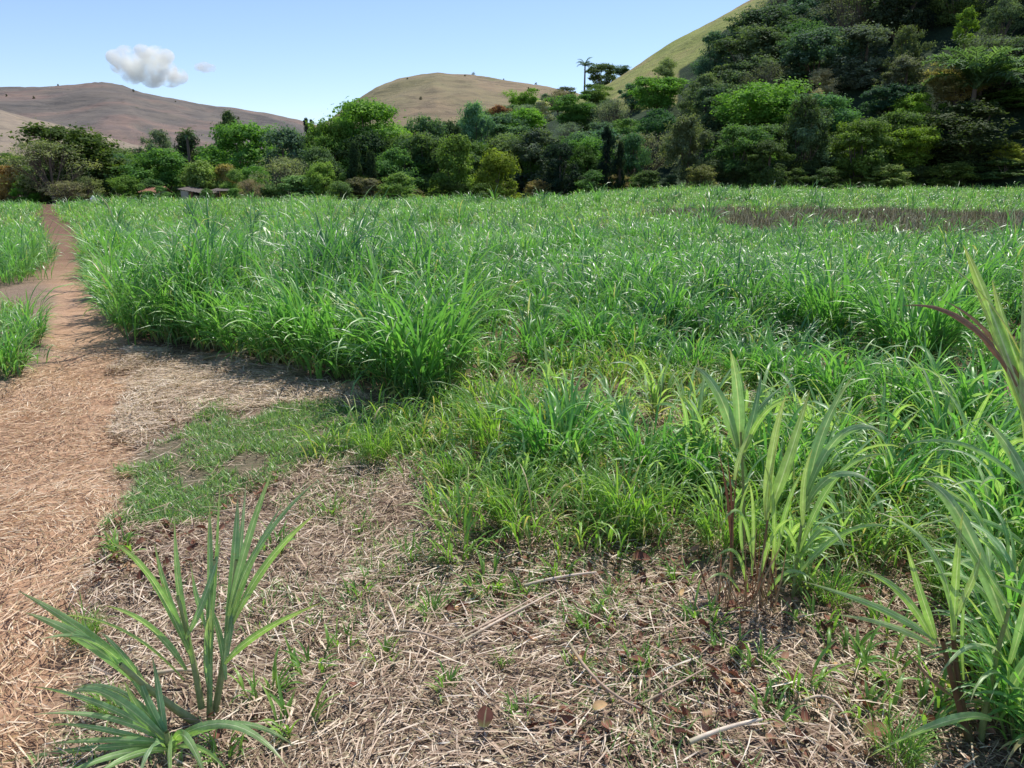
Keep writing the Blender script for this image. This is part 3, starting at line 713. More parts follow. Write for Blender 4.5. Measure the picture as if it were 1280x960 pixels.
# ------------------------------------------------------------------ field grass (stuff)
def scatter(dens, x0, x1, y0, y1):
    n = int(dens * (x1 - x0) * (y1 - y0)); return R.uniform(x0, x1, n), R.uniform(y0, y1, n)
def field_height(x, y):
    h = .50 + .34 * (fbm(x * .35, y * .35, 61) - .5) * 2
    left = 1 - sstep(-1.5, .5, x - y * .02)
    h = h + .10 * left * (1 - sstep(9, 22, y))
    h = h * (.85 + .3 * sstep(5, 8, y))
    h = h + .18 * np.clip((vnoise(x * .8, y * .8, 65) - .62) * 3, 0, 1)
    return np.clip(h, .28, 1.)
def grass_band(y0, y1, clump_d, leaves, S, lw, c3, name, zones, hmul=1., rad=.16, xk=.78, mat=None, col_shift=0., lmul=1.):
    xm = xk * y1 + 1.5
    cx, cy = scatter(clump_d, -xm, xm, y0, y1)
    k = (np.abs(cx) < xk * cy + 1.5); cx, cy = cx[k], cy[k]
    ins = np.zeros(len(cx), bool)
    for zn in zones: ins |= inzone(zn, cx, cy, .08 if lw > .012 else .26, 2.5 if lw > .012 else 3.2)
    ins &= ~inzone(PATH, cx, cy, .02)
    ins &= ~pip(DRYS, cx, cy) | (vnoise(cx * 1.1, cy * 1.6, 5) > .70)
    gap = fbm(cx * 1.1, cy * 1.1, 71) > (.30 if lw > .012 else .40)
    ins &= gap
    cx, cy = cx[ins], cy[ins]; n = len(cx)
    H = field_height(cx, cy) * hmul * R.uniform(.75, 1.3, n) * (.62 + .76 * vnoise(cx * 2.1, cy * 2.1, 67))
    H = H * (1 - .38 * (1 - sstep(6.5, 9.5, cy)) * sstep(-.9, .2, cx) * (lw > .012))
    ctint = np.clip(.02 + .85 * fbm(cx * .6, cy * .6, 81) + R.normal(size=n) * .14 + col_shift, 0, .86)
    ci = np.repeat(np.arange(n), leaves); m = len(ci)
    a = R.random(m) * 2 * PI; rr = rad * R.random(m) ** .6
    x = cx[ci] + np.cos(a) * rr; y = cy[ci] + np.sin(a) * rr
    hb = H[ci] * R.random(m) ** 1.2 * (.62 + .3 * (1 - lmul))
    P = np.stack([x + np.cos(a) * hb * .12, y + np.sin(a) * hb * .12, gz(x, y) + hb - .02], 1)
    L = H[ci] * R.uniform(.55, 1.1, m) * lmul; az = a + R.normal(size=m) * .7
    # leaning with the breeze toward +x slightly
    th0 = np.abs(R.normal(size=m)) * .24 + .06; bend = R.uniform(.6, 2.7, m)
    tint = np.clip(ctint[ci] + R.normal(size=m) * .12, 0, .88)
    dead = R.random(m) < (.035 if lw > .012 else .13); tint[dead] = R.uniform(.9, 1, dead.sum())
    return P, az, L, lw * R.uniform(.65, 1.25, m), th0, bend, tint, S, c3
def build_band(g, *a, **k):
    P, az, L, W, th0, bend, tint, S, c3 = grass_band(*a, **k)
    blades(g, P, az, L, W, th0, bend, tint, S=S, c3=c3, twist=R.normal(size=len(P)) * .5, sway=R.normal(size=len(P)) * .08)
    return len(P)
g = G(); tot = 0
tot += build_band(g, 4.5, 9, 22, 30, 6, .019, True, 'n', [TALL], lmul=.78, rad=.13)
tot += build_band(g, 3, 9, 22, 26, 6, .016, True, 'n', [LEFTG], hmul=.55)
tot += build_band(g, 3, 9, 13, 24, 6, .015, True, 'n', [LEFTG2], hmul=.42)
tot += build_band(g, 9, 18, 20, 30, 4, .0215, False, 'm', [TALL], hmul=.9, rad=.11, lmul=.70)
tot += build_band(g, 9, 18, 10, 28, 5, .020, False, 'm', [LEFTG], hmul=.7)
tot += build_band(g, 18, 34, 11, 22, 3, .029, False, 'f', [TALL, LEFTG], rad=.16, hmul=.85, lmul=.66)
tot += build_band(g, 34, 95, 3.6, 13, 3, .045, False, 'ff', [TALL, LEFTG], rad=.3, lmul=.75, hmul=.9, col_shift=.14)
tot += build_band(g, 13, 30, .22, 60, 5, .026, False, 'e', [TALL], hmul=1.28, rad=.10, col_shift=-.18)
tot += build_band(g, 30, 70, .10, 40, 4, .05, False, 'e', [TALL], hmul=1.5, rad=.16, col_shift=-.15)
print('field blades', tot, 'quads', sum(len(q) for q in g.Q))
tag(link('field_grass', g.mesh('field_grass', M_grass)), 'dense green fodder grass filling the field up to the treeline', 'grass', kind='stuff')
# medium weedy grass in front
g = G()
tot = build_band(g, 2.0, 6.5, 62, 16, 5, .0105, True, 'w', [MED], hmul=.5, rad=.09, col_shift=.2)
print('weedy', tot)
tag(link('weedy_grass', g.mesh('weedy_grass', M_fine)), 'short bright weedy grass between the straw and the tall crop', 'grass', kind='stuff')
# creeping mat
g = G(); x, y = scatter(10000, -4, 1.5, 3.2, 6.6); k = inzone(GMAT, x, y, .34, 2.2) & (fbm(x * 4, y * 4, 15) + .12 * (fbm(x * 20, y * 20, 18) - .5) > .37); x, y = x[k], y[k]; m = len(x)
blades(g, np.stack([x, y, gz(x, y)], 1), R.random(m) * 6.28, R.uniform(.03, .085, m), R.uniform(.003, .007, m), R.uniform(.2, 1.2, m), R.uniform(.2, 1.2, m), R.random(m), S=2, c3=False)
x, y = scatter(1500, -5, 4, 1.4, 5.5); k = ~inzone(PATH, x, y) & (fbm(x * 2.2, y * 2.2, 16) + .05 * sstep(2.2, 3.2, y) > .585); x, y = x[k], y[k]; m = len(x)
blades(g, np.stack([x, y, gz(x, y)], 1), R.random(m) * 6.28, R.uniform(.03, .10, m), R.uniform(.003, .007, m), R.uniform(.2, 1.2, m), R.uniform(.2, 1.2, m), R.random(m), S=3, c3=False)
tag(link('creeping_grass', g.mesh('creeping_grass', M_mat)), 'fine creeping green grass forming a low mat beside the path', 'grass', kind='stuff')
# dry strip
g = G(); x, y = scatter(34, 0, 40, 14, 60); k = inzone(DRYS, x, y, .3, .5); x, y = x[k], y[k]; m = len(x)
for j in range(5):
    blades(g, np.stack([x + R.normal(size=m) * .05, y + R.normal(size=m) * .05, gz(x, y)], 1), R.random(m) * 6.28, R.uniform(.3, .85, m) * (.6 + .8 * fbm(x * .6, y * .6, 9)), R.uniform(.02, .05, m), R.uniform(0, .35, m), R.uniform(0, 2.2, m) * (j > 0), np.clip(R.random(m) ** .9, 0, 1), S=3, c3=False)
print('dry', m)
x, y = x[::3], y[::3]; m = len(x)
tag(link('dry_stalks', g.mesh('dry_stalks', M_dry)), 'band of withered brown stalks across the right of the field', 'stalks', kind='stuff')
if 'TT' not in globals():
    import time; TT = time.time()
print('t %.1f' % (time.time() - TT))
# ------------------------------------------------------------------ litter
def straw(name, mat, n, x0, x1, y0, y1, maskf, Lr, Wr, lift, label, coh=.7, tr=(0, 1), cat='straw'):
    x, y = R.uniform(x0, x1, n), R.uniform(y0, y1, n) ; k = maskf(x, y); x, y = x[k], y[k]; m = len(x)
    az = fbm(x * .8, y * .8, 33) * 9 + R.normal(size=m) * coh
    L = R.uniform(*Lr, m) * R.uniform(.4, 1, m)
    z = gz(x, y) + R.random(m) ** 1.6 * lift * (.35 + 1.3 * fbm(x * 6, y * 6, 12))
    g = G()
    # start at the left end so the piece is centred
    P = np.stack([x - np.cos(az) * L / 2, y - np.sin(az) * L / 2, z + .004], 1)
    blades(g, P, az, L, R.uniform(*Wr, m), PI / 2 - R.normal(size=m) * .10 * np.clip(.12 / L, .3, 1.2) * 1.2, R.normal(size=m) * .12, np.clip(R.uniform(tr[0], tr[1], m) - .9 * np.clip(fbm(x * 2, y * 2, 99) - .5, 0, 1) + .03, 0, 1), S=3, c3=False, sway=R.normal(size=m) * .10, twist=R.normal(size=m) * .8, wide=False, floor=gz)
    print(name, m)
    return tag(link(name, g.mesh(name, mat)), label, cat, kind='stuff')
def m_lit(x, y): 
    return (~inzone(PATH, x, y, .25)) & (~inzone(GMAT, x, y, .2) | (R.random(x.shape) < .25)) & (~pip(TALL, x, y) | (R.random(x.shape) < .3)) & (np.abs(x) < .85 * y + 1) & (R.random(x.shape) < np.clip(1.25 - y * .09, .3, 1) * np.clip(1.5 - 1.9 * (fbm(x * 1.3, y * 1.3, 55) + .22 * sstep(-.3, 1., x) - .35), .35, 1))
straw('straw_litter', M_straw, 150000, -4, 5, 1.0, 7.6, m_lit, (.04, .22), (.0018, .0055), .05, 'pale grey-brown straw litter covering the bare ground', coh=.85)
straw('pale_straw', M_straw, 90000, -4.2, -.4, 4.4, 8.6, lambda x, y: inzone(PALE, x, y, .2) & ~inzone(GMAT, x, y, .3, 2.2), (.05, .25), (.003, .007), .03, 'pale grey straw in front of the tall crop beside the path', coh=.7, tr=(.45, 1))
straw('straw_chaff', M_straw, 110000, -4, 5, 1.0, 5.5, m_lit, (.015, .07), (.0015, .005), .03, 'fine broken chaff between the straw', coh=2.)
straw('chopped_stalks', M_straw, 1300, -4, 5, 1.0, 7.4, m_lit, (.12, .5), (.005, .009), .05, 'thicker dry cane pieces strewn among the straw', coh=.6, tr=(.2, .85))
straw('path_straw', M_straw_o, 100000, -5, .5, 1.2, 8, lambda x, y: inzone(PATH, x, y, .25) & (fbm(x * 1.5, y * 1.5, 44) > .27) & (R.random(x.shape) < np.clip((8.2 - y) * .45, .03, 1)), (.03, .18), (.002, .0055), .02, 'orange-tinted trampled straw on the near part of the path', coh=.7)
# dead leaves
def dead_leaves(n, maskf, smin, smax, name, label, grp=None):
    x, y = R.uniform(-2.5, 4, n), R.uniform(1.3, 5, n); k = maskf(x, y); x, y = x[k], y[k]; m = len(x)
    g = G(); L = R.uniform(smin, smax, m) * R.uniform(.6, 1, m)
    blades(g, np.stack([x, y, gz(x, y) + R.uniform(.008, .04, m)], 1), R.random(m) * 6.28, L, L * R.uniform(.35, .8, m), R.uniform(.9, 1.7, m), R.normal(size=m) * .9, R.random(m), S=4, fold=.5, c3=True, twist=R.normal(size=m) * .9)
    print(name, m)
    return tag(link(name, g.mesh(name, M_dead)), label, 'leaves', kind='stuff')
dead_leaves(9000, lambda x, y: (~pip(PATH, x, y)) & (~pip(GMAT, x, y)) & (~pip(PALE, x, y)) & (fbm(x * 1.3, y * 1.3, 55) + .22 * sstep(-.3, 1., x) + .1 * sstep(3, 1.5, y) >  .565), .025, .065, 'leaf_litter', 'reddish-brown fallen leaves mixed into the straw')
if 'TT' not in globals():
    import time; TT = time.time()
print('t %.1f' % (time.time() - TT))
# ------------------------------------------------------------------ tussock prototypes
def tussock(seed, kind):
    r = np.random.default_rng(seed); gl = G(); gs = G()
    if kind == 'napier': nt_, lpt, H, LW, rad = 32, 6, .60, .024, .13
    elif kind == 'big': nt_, lpt, H, LW, rad = 64, 6, .68, .023, .20
    elif kind == 'broad': nt_, lpt, H, LW, rad = 8, 6, .50, .027, .09
    elif kind == 'fine': nt_, lpt, H, LW, rad = 46, 5, .38, .010, .10
    elif kind == 'sprig': nt_, lpt, H, LW, rad = 6, 5, .10, .008, .03
    a = r.random(nt_) * 2 * PI; rr = rad * np.sqrt(r.random(nt_)); lean = .10 + .32 * rr / rad + r.normal(size=nt_) * .06
    h = H * r.uniform(.35, .75, nt_)
    paths = []; rads = []; tt = []
    for i in range(nt_):
        b = np.array([math.cos(a[i]) * rr[i], math.sin(a[i]) * rr[i], -.02]); t = b + np.array([math.cos(a[i]) * math.sin(lean[i]), math.sin(a[i]) * math.sin(lean[i]), math.cos(lean[i])]) * h[i]
        paths.append(bez(b, (b + t) / 2 + np.array([0, 0, h[i] * .05]), t, 5)); w = LW * (.22 if kind != 'broad' else .26); rads.append(np.linspace(w, w * .55, 5)); tt.append(r.uniform(.35, .8))
    tubes(gs, paths, rads, 5, tt)
    ti = np.repeat(np.arange(nt_), lpt); m = len(ti); f = np.tile(np.linspace(.15, 1, lpt), nt_)
    P = np.array([paths[i][0] * (1 - q) + paths[i][-1] * q for i, q in zip(ti, f)])
    az = a[ti] + r.normal(size=m) * .8; L = H * r.uniform(.5, 1.0, m) * (.75 + .3 * f)
    th0 = np.where(f > .9, .1, .28) + np.abs(r.normal(size=m)) * .15; bend = r.uniform(.3, 2.2, m)
    tint = np.clip(r.uniform(.2, .75, m) + .12 * (f - .5), 0, .88); dd = (f < .3) & (r.random(m) < .45); tint[dd] = r.uniform(.9, 1, dd.sum()); bend[dd] += .8
    blades(gl, P, az, L, LW * r.uniform(.7, 1.2, m), th0, bend, tint, S=7, fold=.3, twist=r.normal(size=m) * .6, sway=r.normal(size=m) * .08)
    M = {'broad': M_hero, 'fine': M_fine, 'sprig': M_fine}.get(kind, M_grass)
    return gl.mesh('leaves', M), gs.mesh('stems', M_stem)
TU = {k: [tussock(1000 + 17 * i + j * 101, k) for i in range(n)] for j, (k, n) in enumerate((('napier', 4), ('big', 2), ('broad', 4), ('fine', 3), ('sprig', 4)))}
def put(kind, i, x, y, s, label, group=None, cat='grass clump', nm='grass_clump', tilt=0.):
    o = empty(nm, (x, y, float(gz(x, y))), random.uniform(0, 6.28), (s, s, s)); tag(o, label, cat, group)
    if tilt: o.rotation_euler[1] = tilt
    l, s_ = TU[kind][i % len(TU[kind])]; link('leaves', l, o); link('stems', s_, o); return o
def putp(kind, i, px, py, s, label, **k):
    P = ungz(px, py); return put(kind, i, P[0], P[1], s, label, **k)
putp('big', 0, 525, 492, 1.12, 'biggest tussock of the front edge with a dark shaded base beside the bare patch')
putp('big', 1, 395, 462, 1.0, 'tall arching tussock just left of the biggest front tussock')
putp('napier', 0, 690, 596, .78, 'blue-green arching clump standing alone among the bright weedy grass')
putp('fine', 0, 620, 575, 1.0, 'bright fine-leaved clump left of the blue-green arching clump')
putp('fine', 1, 640, 660, .75, 'small bright tuft nearest the straw in the middle of the photo')
putp('fine', 2, 790, 668, .85, 'bright tuft at the front edge of weeds right of the middle')
putp('fine', 0, 470, 575, .6, 'low tuft at the right end of the creeping green mat')
putp('fine', 1, 905, 690, .7, 'green tuft at the left foot of the red-brown dry stalk')
putp('napier', 1, 30, 338, 1.0, 'broad clump by the far bend on the left side of the path')
putp('napier', 2, 15, 468, .62, 'nearest drooping clump on the left side of the path')
putp('napier', 3, 40, 430, .55, 'middle drooping clump on the left side of the path')
putp('big', 0, 1030, 430, 1.0, 'dark dense tussock in the field right of centre')
putp('big', 1, 1140, 462, 1.05, 'wide fountain-shaped tussock left of the tall plant at the right edge')
putp('napier', 1, 215, 430, 1.0, 'corner tussock of the tall crop beside the path')
putp('napier', 0, 740, 448, .85, 'tall dark tussock above the weedy gap in the middle')
for i, (px, py, s) in enumerate([(170, 420, .85), (265, 438, 1), (300, 446, .9), (345, 455, .95), (445, 470, .9), (150, 395, .9), (135, 370, .9), (118, 340, .9), (612, 470, .6), (665, 455, .7), (800, 452, .65), (862, 480, .6), (930, 490, .7), (985, 500, .75), (1050, 520, .75), (1110, 540, .8), (1180, 560, .9), (1250, 575, .9), (570, 440, 1), (840, 430, 1)]):
    putp('napier', i, px, py, s, 'arching green fodder-grass tussock along the front edge of the tall crop', group='tussocks along the front edge of the tall crop')
for i, (px, py, s) in enumerate([(890, 600, .95), (935, 560, .9), (1075, 600, .95), (1120, 640, .8), (1010, 640, .75), (1165, 560, 1.1), (1215, 600, 1.1), (1260, 690, .8), (1270, 800, .85), (1280, 720, .9), (1180, 660, .7), (1100, 700, .6), (1230, 640, .9), (1290, 850, .9), (950, 650, .7), (900, 660, .6), (985, 720, .6), (1005, 745, .45), (1150, 700, .55), (850, 600, .7), (1060, 700, .6), (760, 560, .7), (1290, 900, .75), (1240, 740, .8), (700, 520, .8), (770, 530, .75), (640, 540, .6), (820, 520, .85), (860, 545, .8), (730, 610, .6), (600, 610, .45), (990, 560, .9), (670, 620, .5), (810, 620, .6), (1030, 590, .9), (560, 560, .4)]):
    putp('broad', i, px, py, s, 'young broad-leaved cane shoot among the bright weeds', group='young broad-leaved cane shoots among the weeds')
for i, (px, py, s) in enumerate([(540, 770, 1), (585, 740, .8), (760, 765, 1.1), (495, 715, .8), (720, 845, .8), (630, 830, .7), (370, 905, 1.5), (280, 940, 1), (945, 850, 1), (1060, 830, 1.6), (1110, 790, 1.5), (1020, 790, 1.4), (160, 700, 1.3), (150, 690, 1), (415, 640, 1), (870, 860, .7), (450, 660, .8), (1150, 900, 1.8), (1085, 900, 1.3), (390, 830, 1.4), (700, 720, 1.2), (850, 730, 1.1), (610, 735, 1.5), (660, 740, 1.2), (570, 700, 1.6), (740, 790, 1.2), (480, 820, 1.), (450, 740, 1.), (560, 870, .9), (650, 900, .8), (880, 790, 1.4), (905, 830, 1.), (1000, 870, 1.4), (960, 910, 1.1), (1100, 850, 1.5), (800, 840, .9), (330, 870, 1.3), (345, 690, 1.2), (430, 800, .9), (520, 700, 1.2)]):
    putp('sprig', i, px, py, s, 'little green weed sprig coming up through the straw', group='weed sprigs in the straw', cat='weed', nm='weed')
for i, (px, py, s) in enumerate([(105, 800, .3), (140, 890, .25), (20, 395, .6), (560, 520, .6), (560, 610, .45), (720, 640, .6), (1040, 760, .4), (1000, 700, .55), (1120, 960, .35), (960, 700, .55), (1190, 760, .6)]):
    putp('fine', i, px, py, s, 'small bright tuft of fine grass on the trampled ground', group='small tufts of fine grass')
if 'TT' not in globals():
    import time; TT = time.time()
print('t %.1f' % (time.time() - TT))
for i, (px, py, s_) in enumerate([(1270, 660, .75), (1275, 830, .6), (1235, 700, .6), (1295, 930, .6), (1090, 640, .6), (1010, 600, .65), (960, 620, .7), (1180, 620, .75), (870, 620, .6), (800, 600, .6), (720, 560, .6)]):
    putp('napier', i, px, py, s_, 'loose green clump of narrow cane leaves among the weeds on the right', group='loose clumps among the weeds on the right')
# ------------------------------------------------------------------ hero plants
def hero(label, base, stalks, nm='cane_plant', dry=None):
    """stalks: list of (path points, radius, tint, [leaf specs]); leaf spec = (start, ctrl, tip, width, tint[, material])"""
    bx, by = base[0], base[1]; o = empty(nm, (bx, by, float(gz(bx, by)))); tag(o, label, 'plant')
    org = np.array(o.location)
    for pts, rad, tt, lv in stalks:
        g = G(); p = np.asarray(pts) - org; k = 9
        p = bez(p[0], p[1], p[2], k); tubes(g, [p], [np.linspace(rad, rad * .5, k)], 8, tt)
        st = link('stalk', g.mesh('stalk', M_stem), o)
        g = G(); gd = G()
        for L in lv:
            q = bez(np.asarray(L[0]) - org, np.asarray(L[1]) - org, np.asarray(L[2]) - org, 15)
            leaf_path(gd if len(L) > 5 else g, q, L[3], L[4], fold=R.uniform(.25, .5), roll=R.normal() * .5, wave=R.normal() * .12, ragged=.08 if len(L) < 6 else .35)
        if g.n: link('leaves', g.mesh('leaves', M_hero), st)
        if gd.n: link('dry_leaves', gd.mesh('dry_leaves', M_red), st)
    return o
def LF(s, c, t, w, tint=None, *a):
    """pixel+depth triples -> points"""
    f = lambda q: at(*q)
    return (f(s), f(c), f(t), w, R.uniform(.2, .6) if tint is None else tint, *a)
# lower-left plant
b = ungz(252, 895)
Y0 = b[1]
up1 = [at(252, 885, Y0), at(240, 810, Y0 + .02), at(222, 745, Y0 + .03)]
up2 = [at(262, 900, Y0), at(262, 800, Y0 + .04), at(268, 700, Y0 + .06)]
up3 = [at(268, 895, Y0 + .02), at(285, 800, Y0 + .08), at(296, 700, Y0 + .1)]
low = [at(248, 905, Y0 - .01), at(200, 875, Y0 - .06), at(150, 830, Y0 - .12)]
hero('large cane plant with long upright blades at the lower left', b[:2], [
    (up1, .011, .8, [LF((240, 830, Y0), (215, 720, Y0 + .05), (218, 640, Y0 + .10), .026, .35), LF((238, 820, Y0), (190, 700, Y0), (141, 679, Y0 - .05), .026, .45),
                     LF((236, 812, Y0), (205, 745, Y0), (193, 678, Y0 + .02), .020, .25), LF((232, 838, Y0), (190, 770, Y0 - .05), (132, 757, Y0 - .15), .024, .3), LF((230, 800, Y0), (265, 740, Y0), (276, 672, Y0 + .1), .020, .4),
                     LF((230, 850, Y0), (150, 760, Y0 + .1), (60, 770, Y0 + .2), .010, .7)]),
    (up2, .010, .8, [LF((262, 830, Y0), (262, 720, Y0 + .05), (262, 630, Y0 + .08), .026, .3), LF((264, 790, Y0), (270, 690, Y0 + .08), (275, 600, Y0 + .12), .014, .5), LF((262, 800, Y0), (240, 740, Y0 + .05), (238, 700, Y0 + .08), .018, .3),
                     LF((262, 870, Y0), (250, 800, Y0), (262, 770, Y0 - .06), .018, .2), LF((262, 900, Y0), (262, 850, Y0), (264, 760, Y0), .014, .3)]),
    (up3, .012, .85, [LF((284, 790, Y0 + .05), (295, 680, Y0 + .12), (297, 622, Y0 + .2), .030, .3), LF((285, 770, Y0 + .05), (310, 660, Y0 + .1), (342, 585, Y0 + .15), .024, .4), LF((290, 760, Y0 + .05), (318, 660, Y0 + .1), (403, 596, Y0 + .1), .024, .5),
                      LF((290, 780, Y0 + .05), (330, 690, Y0 + .1), (398, 640, Y0 + .05), .024, .55), LF((286, 790, Y0 + .05), (305, 700, Y0 + .1), (356, 626, Y0 + .2), .020, .3), LF((280, 830, Y0), (310, 790, Y0), (405, 752, Y0 - .1), .022, .6),
                      LF((284, 820, Y0), (300, 700, Y0 + .15), (308, 600, Y0 + .3), .018, .25), LF((282, 850, Y0), (275, 760, Y0 + .1), (245, 745, Y0 + .12), .020, .25), LF((280, 830, Y0), (290, 700, Y0 + .2), (300, 670, Y0 + .3), .022, .15)]),
    (low, .014, .95, [LF((190, 870, Y0 - .05), (120, 790, Y0 - .12), (22, 738, Y0 - .1), .032, .4), LF((180, 862, Y0 - .05), (110, 790, Y0 - .1), (30, 765, Y0 - .2), .034, .35), LF((175, 858, Y0 - .05), (120, 775, Y0 - .1), (48, 800, Y0 - .25), .016, .3),
                      LF((190, 870, Y0 - .05), (150, 810, Y0 - .1), (126, 790, Y0 - .1), .018, .2), LF((170, 850, Y0 - .1), (100, 790, Y0), (105, 770, Y0), .012, .2)]),
])
b2 = ungz(215, 945); Y1 = b2[1]
def rs(px, py, dz, cx, cy, w, tint=None): return LF((212 + R.uniform(-10, 10), 935 + R.uniform(-8, 5), Y1), (cx, cy, Y1 + dz * .5), (px, py, Y1 + dz), w, tint)
hero('sprawling rosette of long blades in the bottom left corner', b2[:2], [
    ([at(214, 948, Y1), at(212, 935, Y1), at(208, 915, Y1)], .014, .8, [
        rs(-10, 955, -.03, 110, 930, .018), rs(40, 858, .05, 130, 870, .020), rs(60, 905, 0, 130, 905, .018), rs(42, 893, .04, 140, 880, .018), rs(88, 868, 0, 120, 840, .030, .35), rs(90, 860, .2, 160, 840, .018),
        rs(362, 962, -.25, 290, 860, .024, .45), rs(370, 935, -.1, 300, 875, .020, .45), rs(262, 985, -.2, 225, 880, .026, .5), rs(215, 990, -.25, 205, 900, .022, .6), rs(170, 985, -.2, 190, 900, .020),
        rs(190, 820, .12, 200, 870, .022, .2), rs(170, 830, .1, 180, 880, .024, .3), rs(130, 800, .2, 170, 850, .016), rs(155, 850, .02, 170, 890, .024, .5), rs(50, 990, -.15, 130, 930, .02), rs(100, 985, -.2, 160, 930, .018), rs(300, 990, -.2, 260, 920, .018, .3), rs(60, 930, -.05, 140, 920, .018)])])
# centre-right plant with red-brown dead stalk
b = ungz(948, 770); Y0 = b[1]
def brown(n, x0, x1, ylo, yhi):
    L = []
    for i in range(n):
        xa = R.uniform(x0, x1); xb = xa + R.normal() * 22; ya = R.uniform(740, 785); yb = R.uniform(ylo, yhi); Yv = Y0 + R.normal() * .05
        L.append(LF((xa, ya, Yv), ((xa + xb) / 2 + R.normal() * 12, (ya + yb) / 2, Yv), (xb, yb, Yv + R.normal() * .05), R.uniform(.004, .009), R.uniform(.25, .8), 'd'))
    return L
hero('half-dead cane plant with pale upright leaves and withered brown base right of centre', b[:2], [
    ([at(952, 775, Y0), at(948, 720, Y0), at(962, 635, Y0 + .03)], .008, .28, [LF((958, 650, Y0), (960, 560, Y0), (983, 492, Y0), .034, .82), LF((962, 640, Y0), (985, 580, Y0), (1012, 488, Y0 + .05), .042, .72), LF((958, 650, Y0), (955, 620, Y0), (975, 540, Y0), .016, .92)] + brown(30, 925, 975, 650, 745)),
    ([at(910, 770, Y0 + .03), at(915, 700, Y0 + .03), at(916, 650, Y0 + .03)], .006, .1, [LF((914, 740, Y0), (918, 640, Y0), (896, 556, Y0), .013, .30, 'd'), LF((915, 700, Y0), (918, 640, Y0), (909, 568, Y0), .012, .33, 'd'), LF((914, 690, Y0), (914, 640, Y0), (924, 575, Y0), .008, .2, 'd'), LF((918, 600, Y0), (925, 560, Y0), (938, 542, Y0 + .02), .018, .85)] + brown(26, 893, 955, 670, 755)),
    ([at(990, 760, Y0 + .1), at(1000, 660, Y0 + .12), at(1010, 600, Y0 + .15)], .008, .7, [LF((1008, 640, Y0 + .1), (1015, 540, Y0 + .15), (1068, 468, Y0 + .2), .046, .2), LF((1008, 620, Y0 + .1), (1050, 500, Y0 + .1), (1110, 545, Y0), .032, .3), LF((1005, 640, Y0 + .1), (1040, 560, Y0), (1100, 610, Y0 - .1), .028, .3), LF((1005, 660, Y0), (1000, 600, Y0), (1016, 560, Y0), .022, .8), LF((1000, 690, Y0 + .1), (1040, 560, Y0 + .1), (1112, 568, Y0 + .1), .026, .5), LF((1000, 700, Y0 + .1), (1040, 620, Y0), (1060, 700, Y0 - .1), .020, .35),
        LF((1000, 700, Y0 + .1), (985, 640, Y0), (960, 660, Y0), .014, .7), LF((940, 700, Y0), (930, 600, Y0), (900, 660, Y0 - .1), .014, .6), LF((950, 740, Y0), (960, 640, Y0 - .03), (1000, 650, Y0 - .08), .018, .7), LF((935, 740, Y0), (925, 660, Y0 - .03), (893, 700, Y0 - .08), .015, .65), LF((960, 745, Y0), (985, 690, Y0 - .03), (1020, 730, Y0 - .1), .016, .5),
        LF((940, 720, Y0), (945, 620, Y0), (935, 600, Y0 - .02), .014, .75), LF((970, 700, Y0), (985, 610, Y0), (1004, 590, Y0), .018, .6), LF((925, 740, Y0), (905, 700, Y0 - .05), (880, 730, Y0 - .1), .012, .8), LF((965, 720, Y0), (975, 620, Y0 - .02), (955, 580, Y0), .016, .7), LF((930, 700, Y0), (918, 630, Y0 + .02), (940, 600, Y0), .014, .7), LF((995, 720, Y0), (1060, 640, Y0), (1120, 660, Y0), .022, .6)]),
    ([at(930, 680, Y0 + .35), at(930, 600, Y0 + .35), at(926, 540, Y0 + .35)], .008, .6, [LF((922, 560, Y0 + .35), (900, 470, Y0 + .3), (866, 458, Y0 + .3), .046, .3), LF((925, 560, Y0 + .35), (925, 480, Y0 + .35), (912, 436, Y0 + .35), .046, .35), LF((930, 560, Y0 + .35), (935, 510, Y0 + .35), (985, 478, Y0 + .35), .028, .25), LF((930, 560, Y0 + .3), (945, 520, Y0 + .3), (952, 462, Y0 + .4), .026, .1), LF((930, 570, Y0 + .3), (950, 500, Y0 + .25), (990, 500, Y0 + .2), .022, .6)]),
])
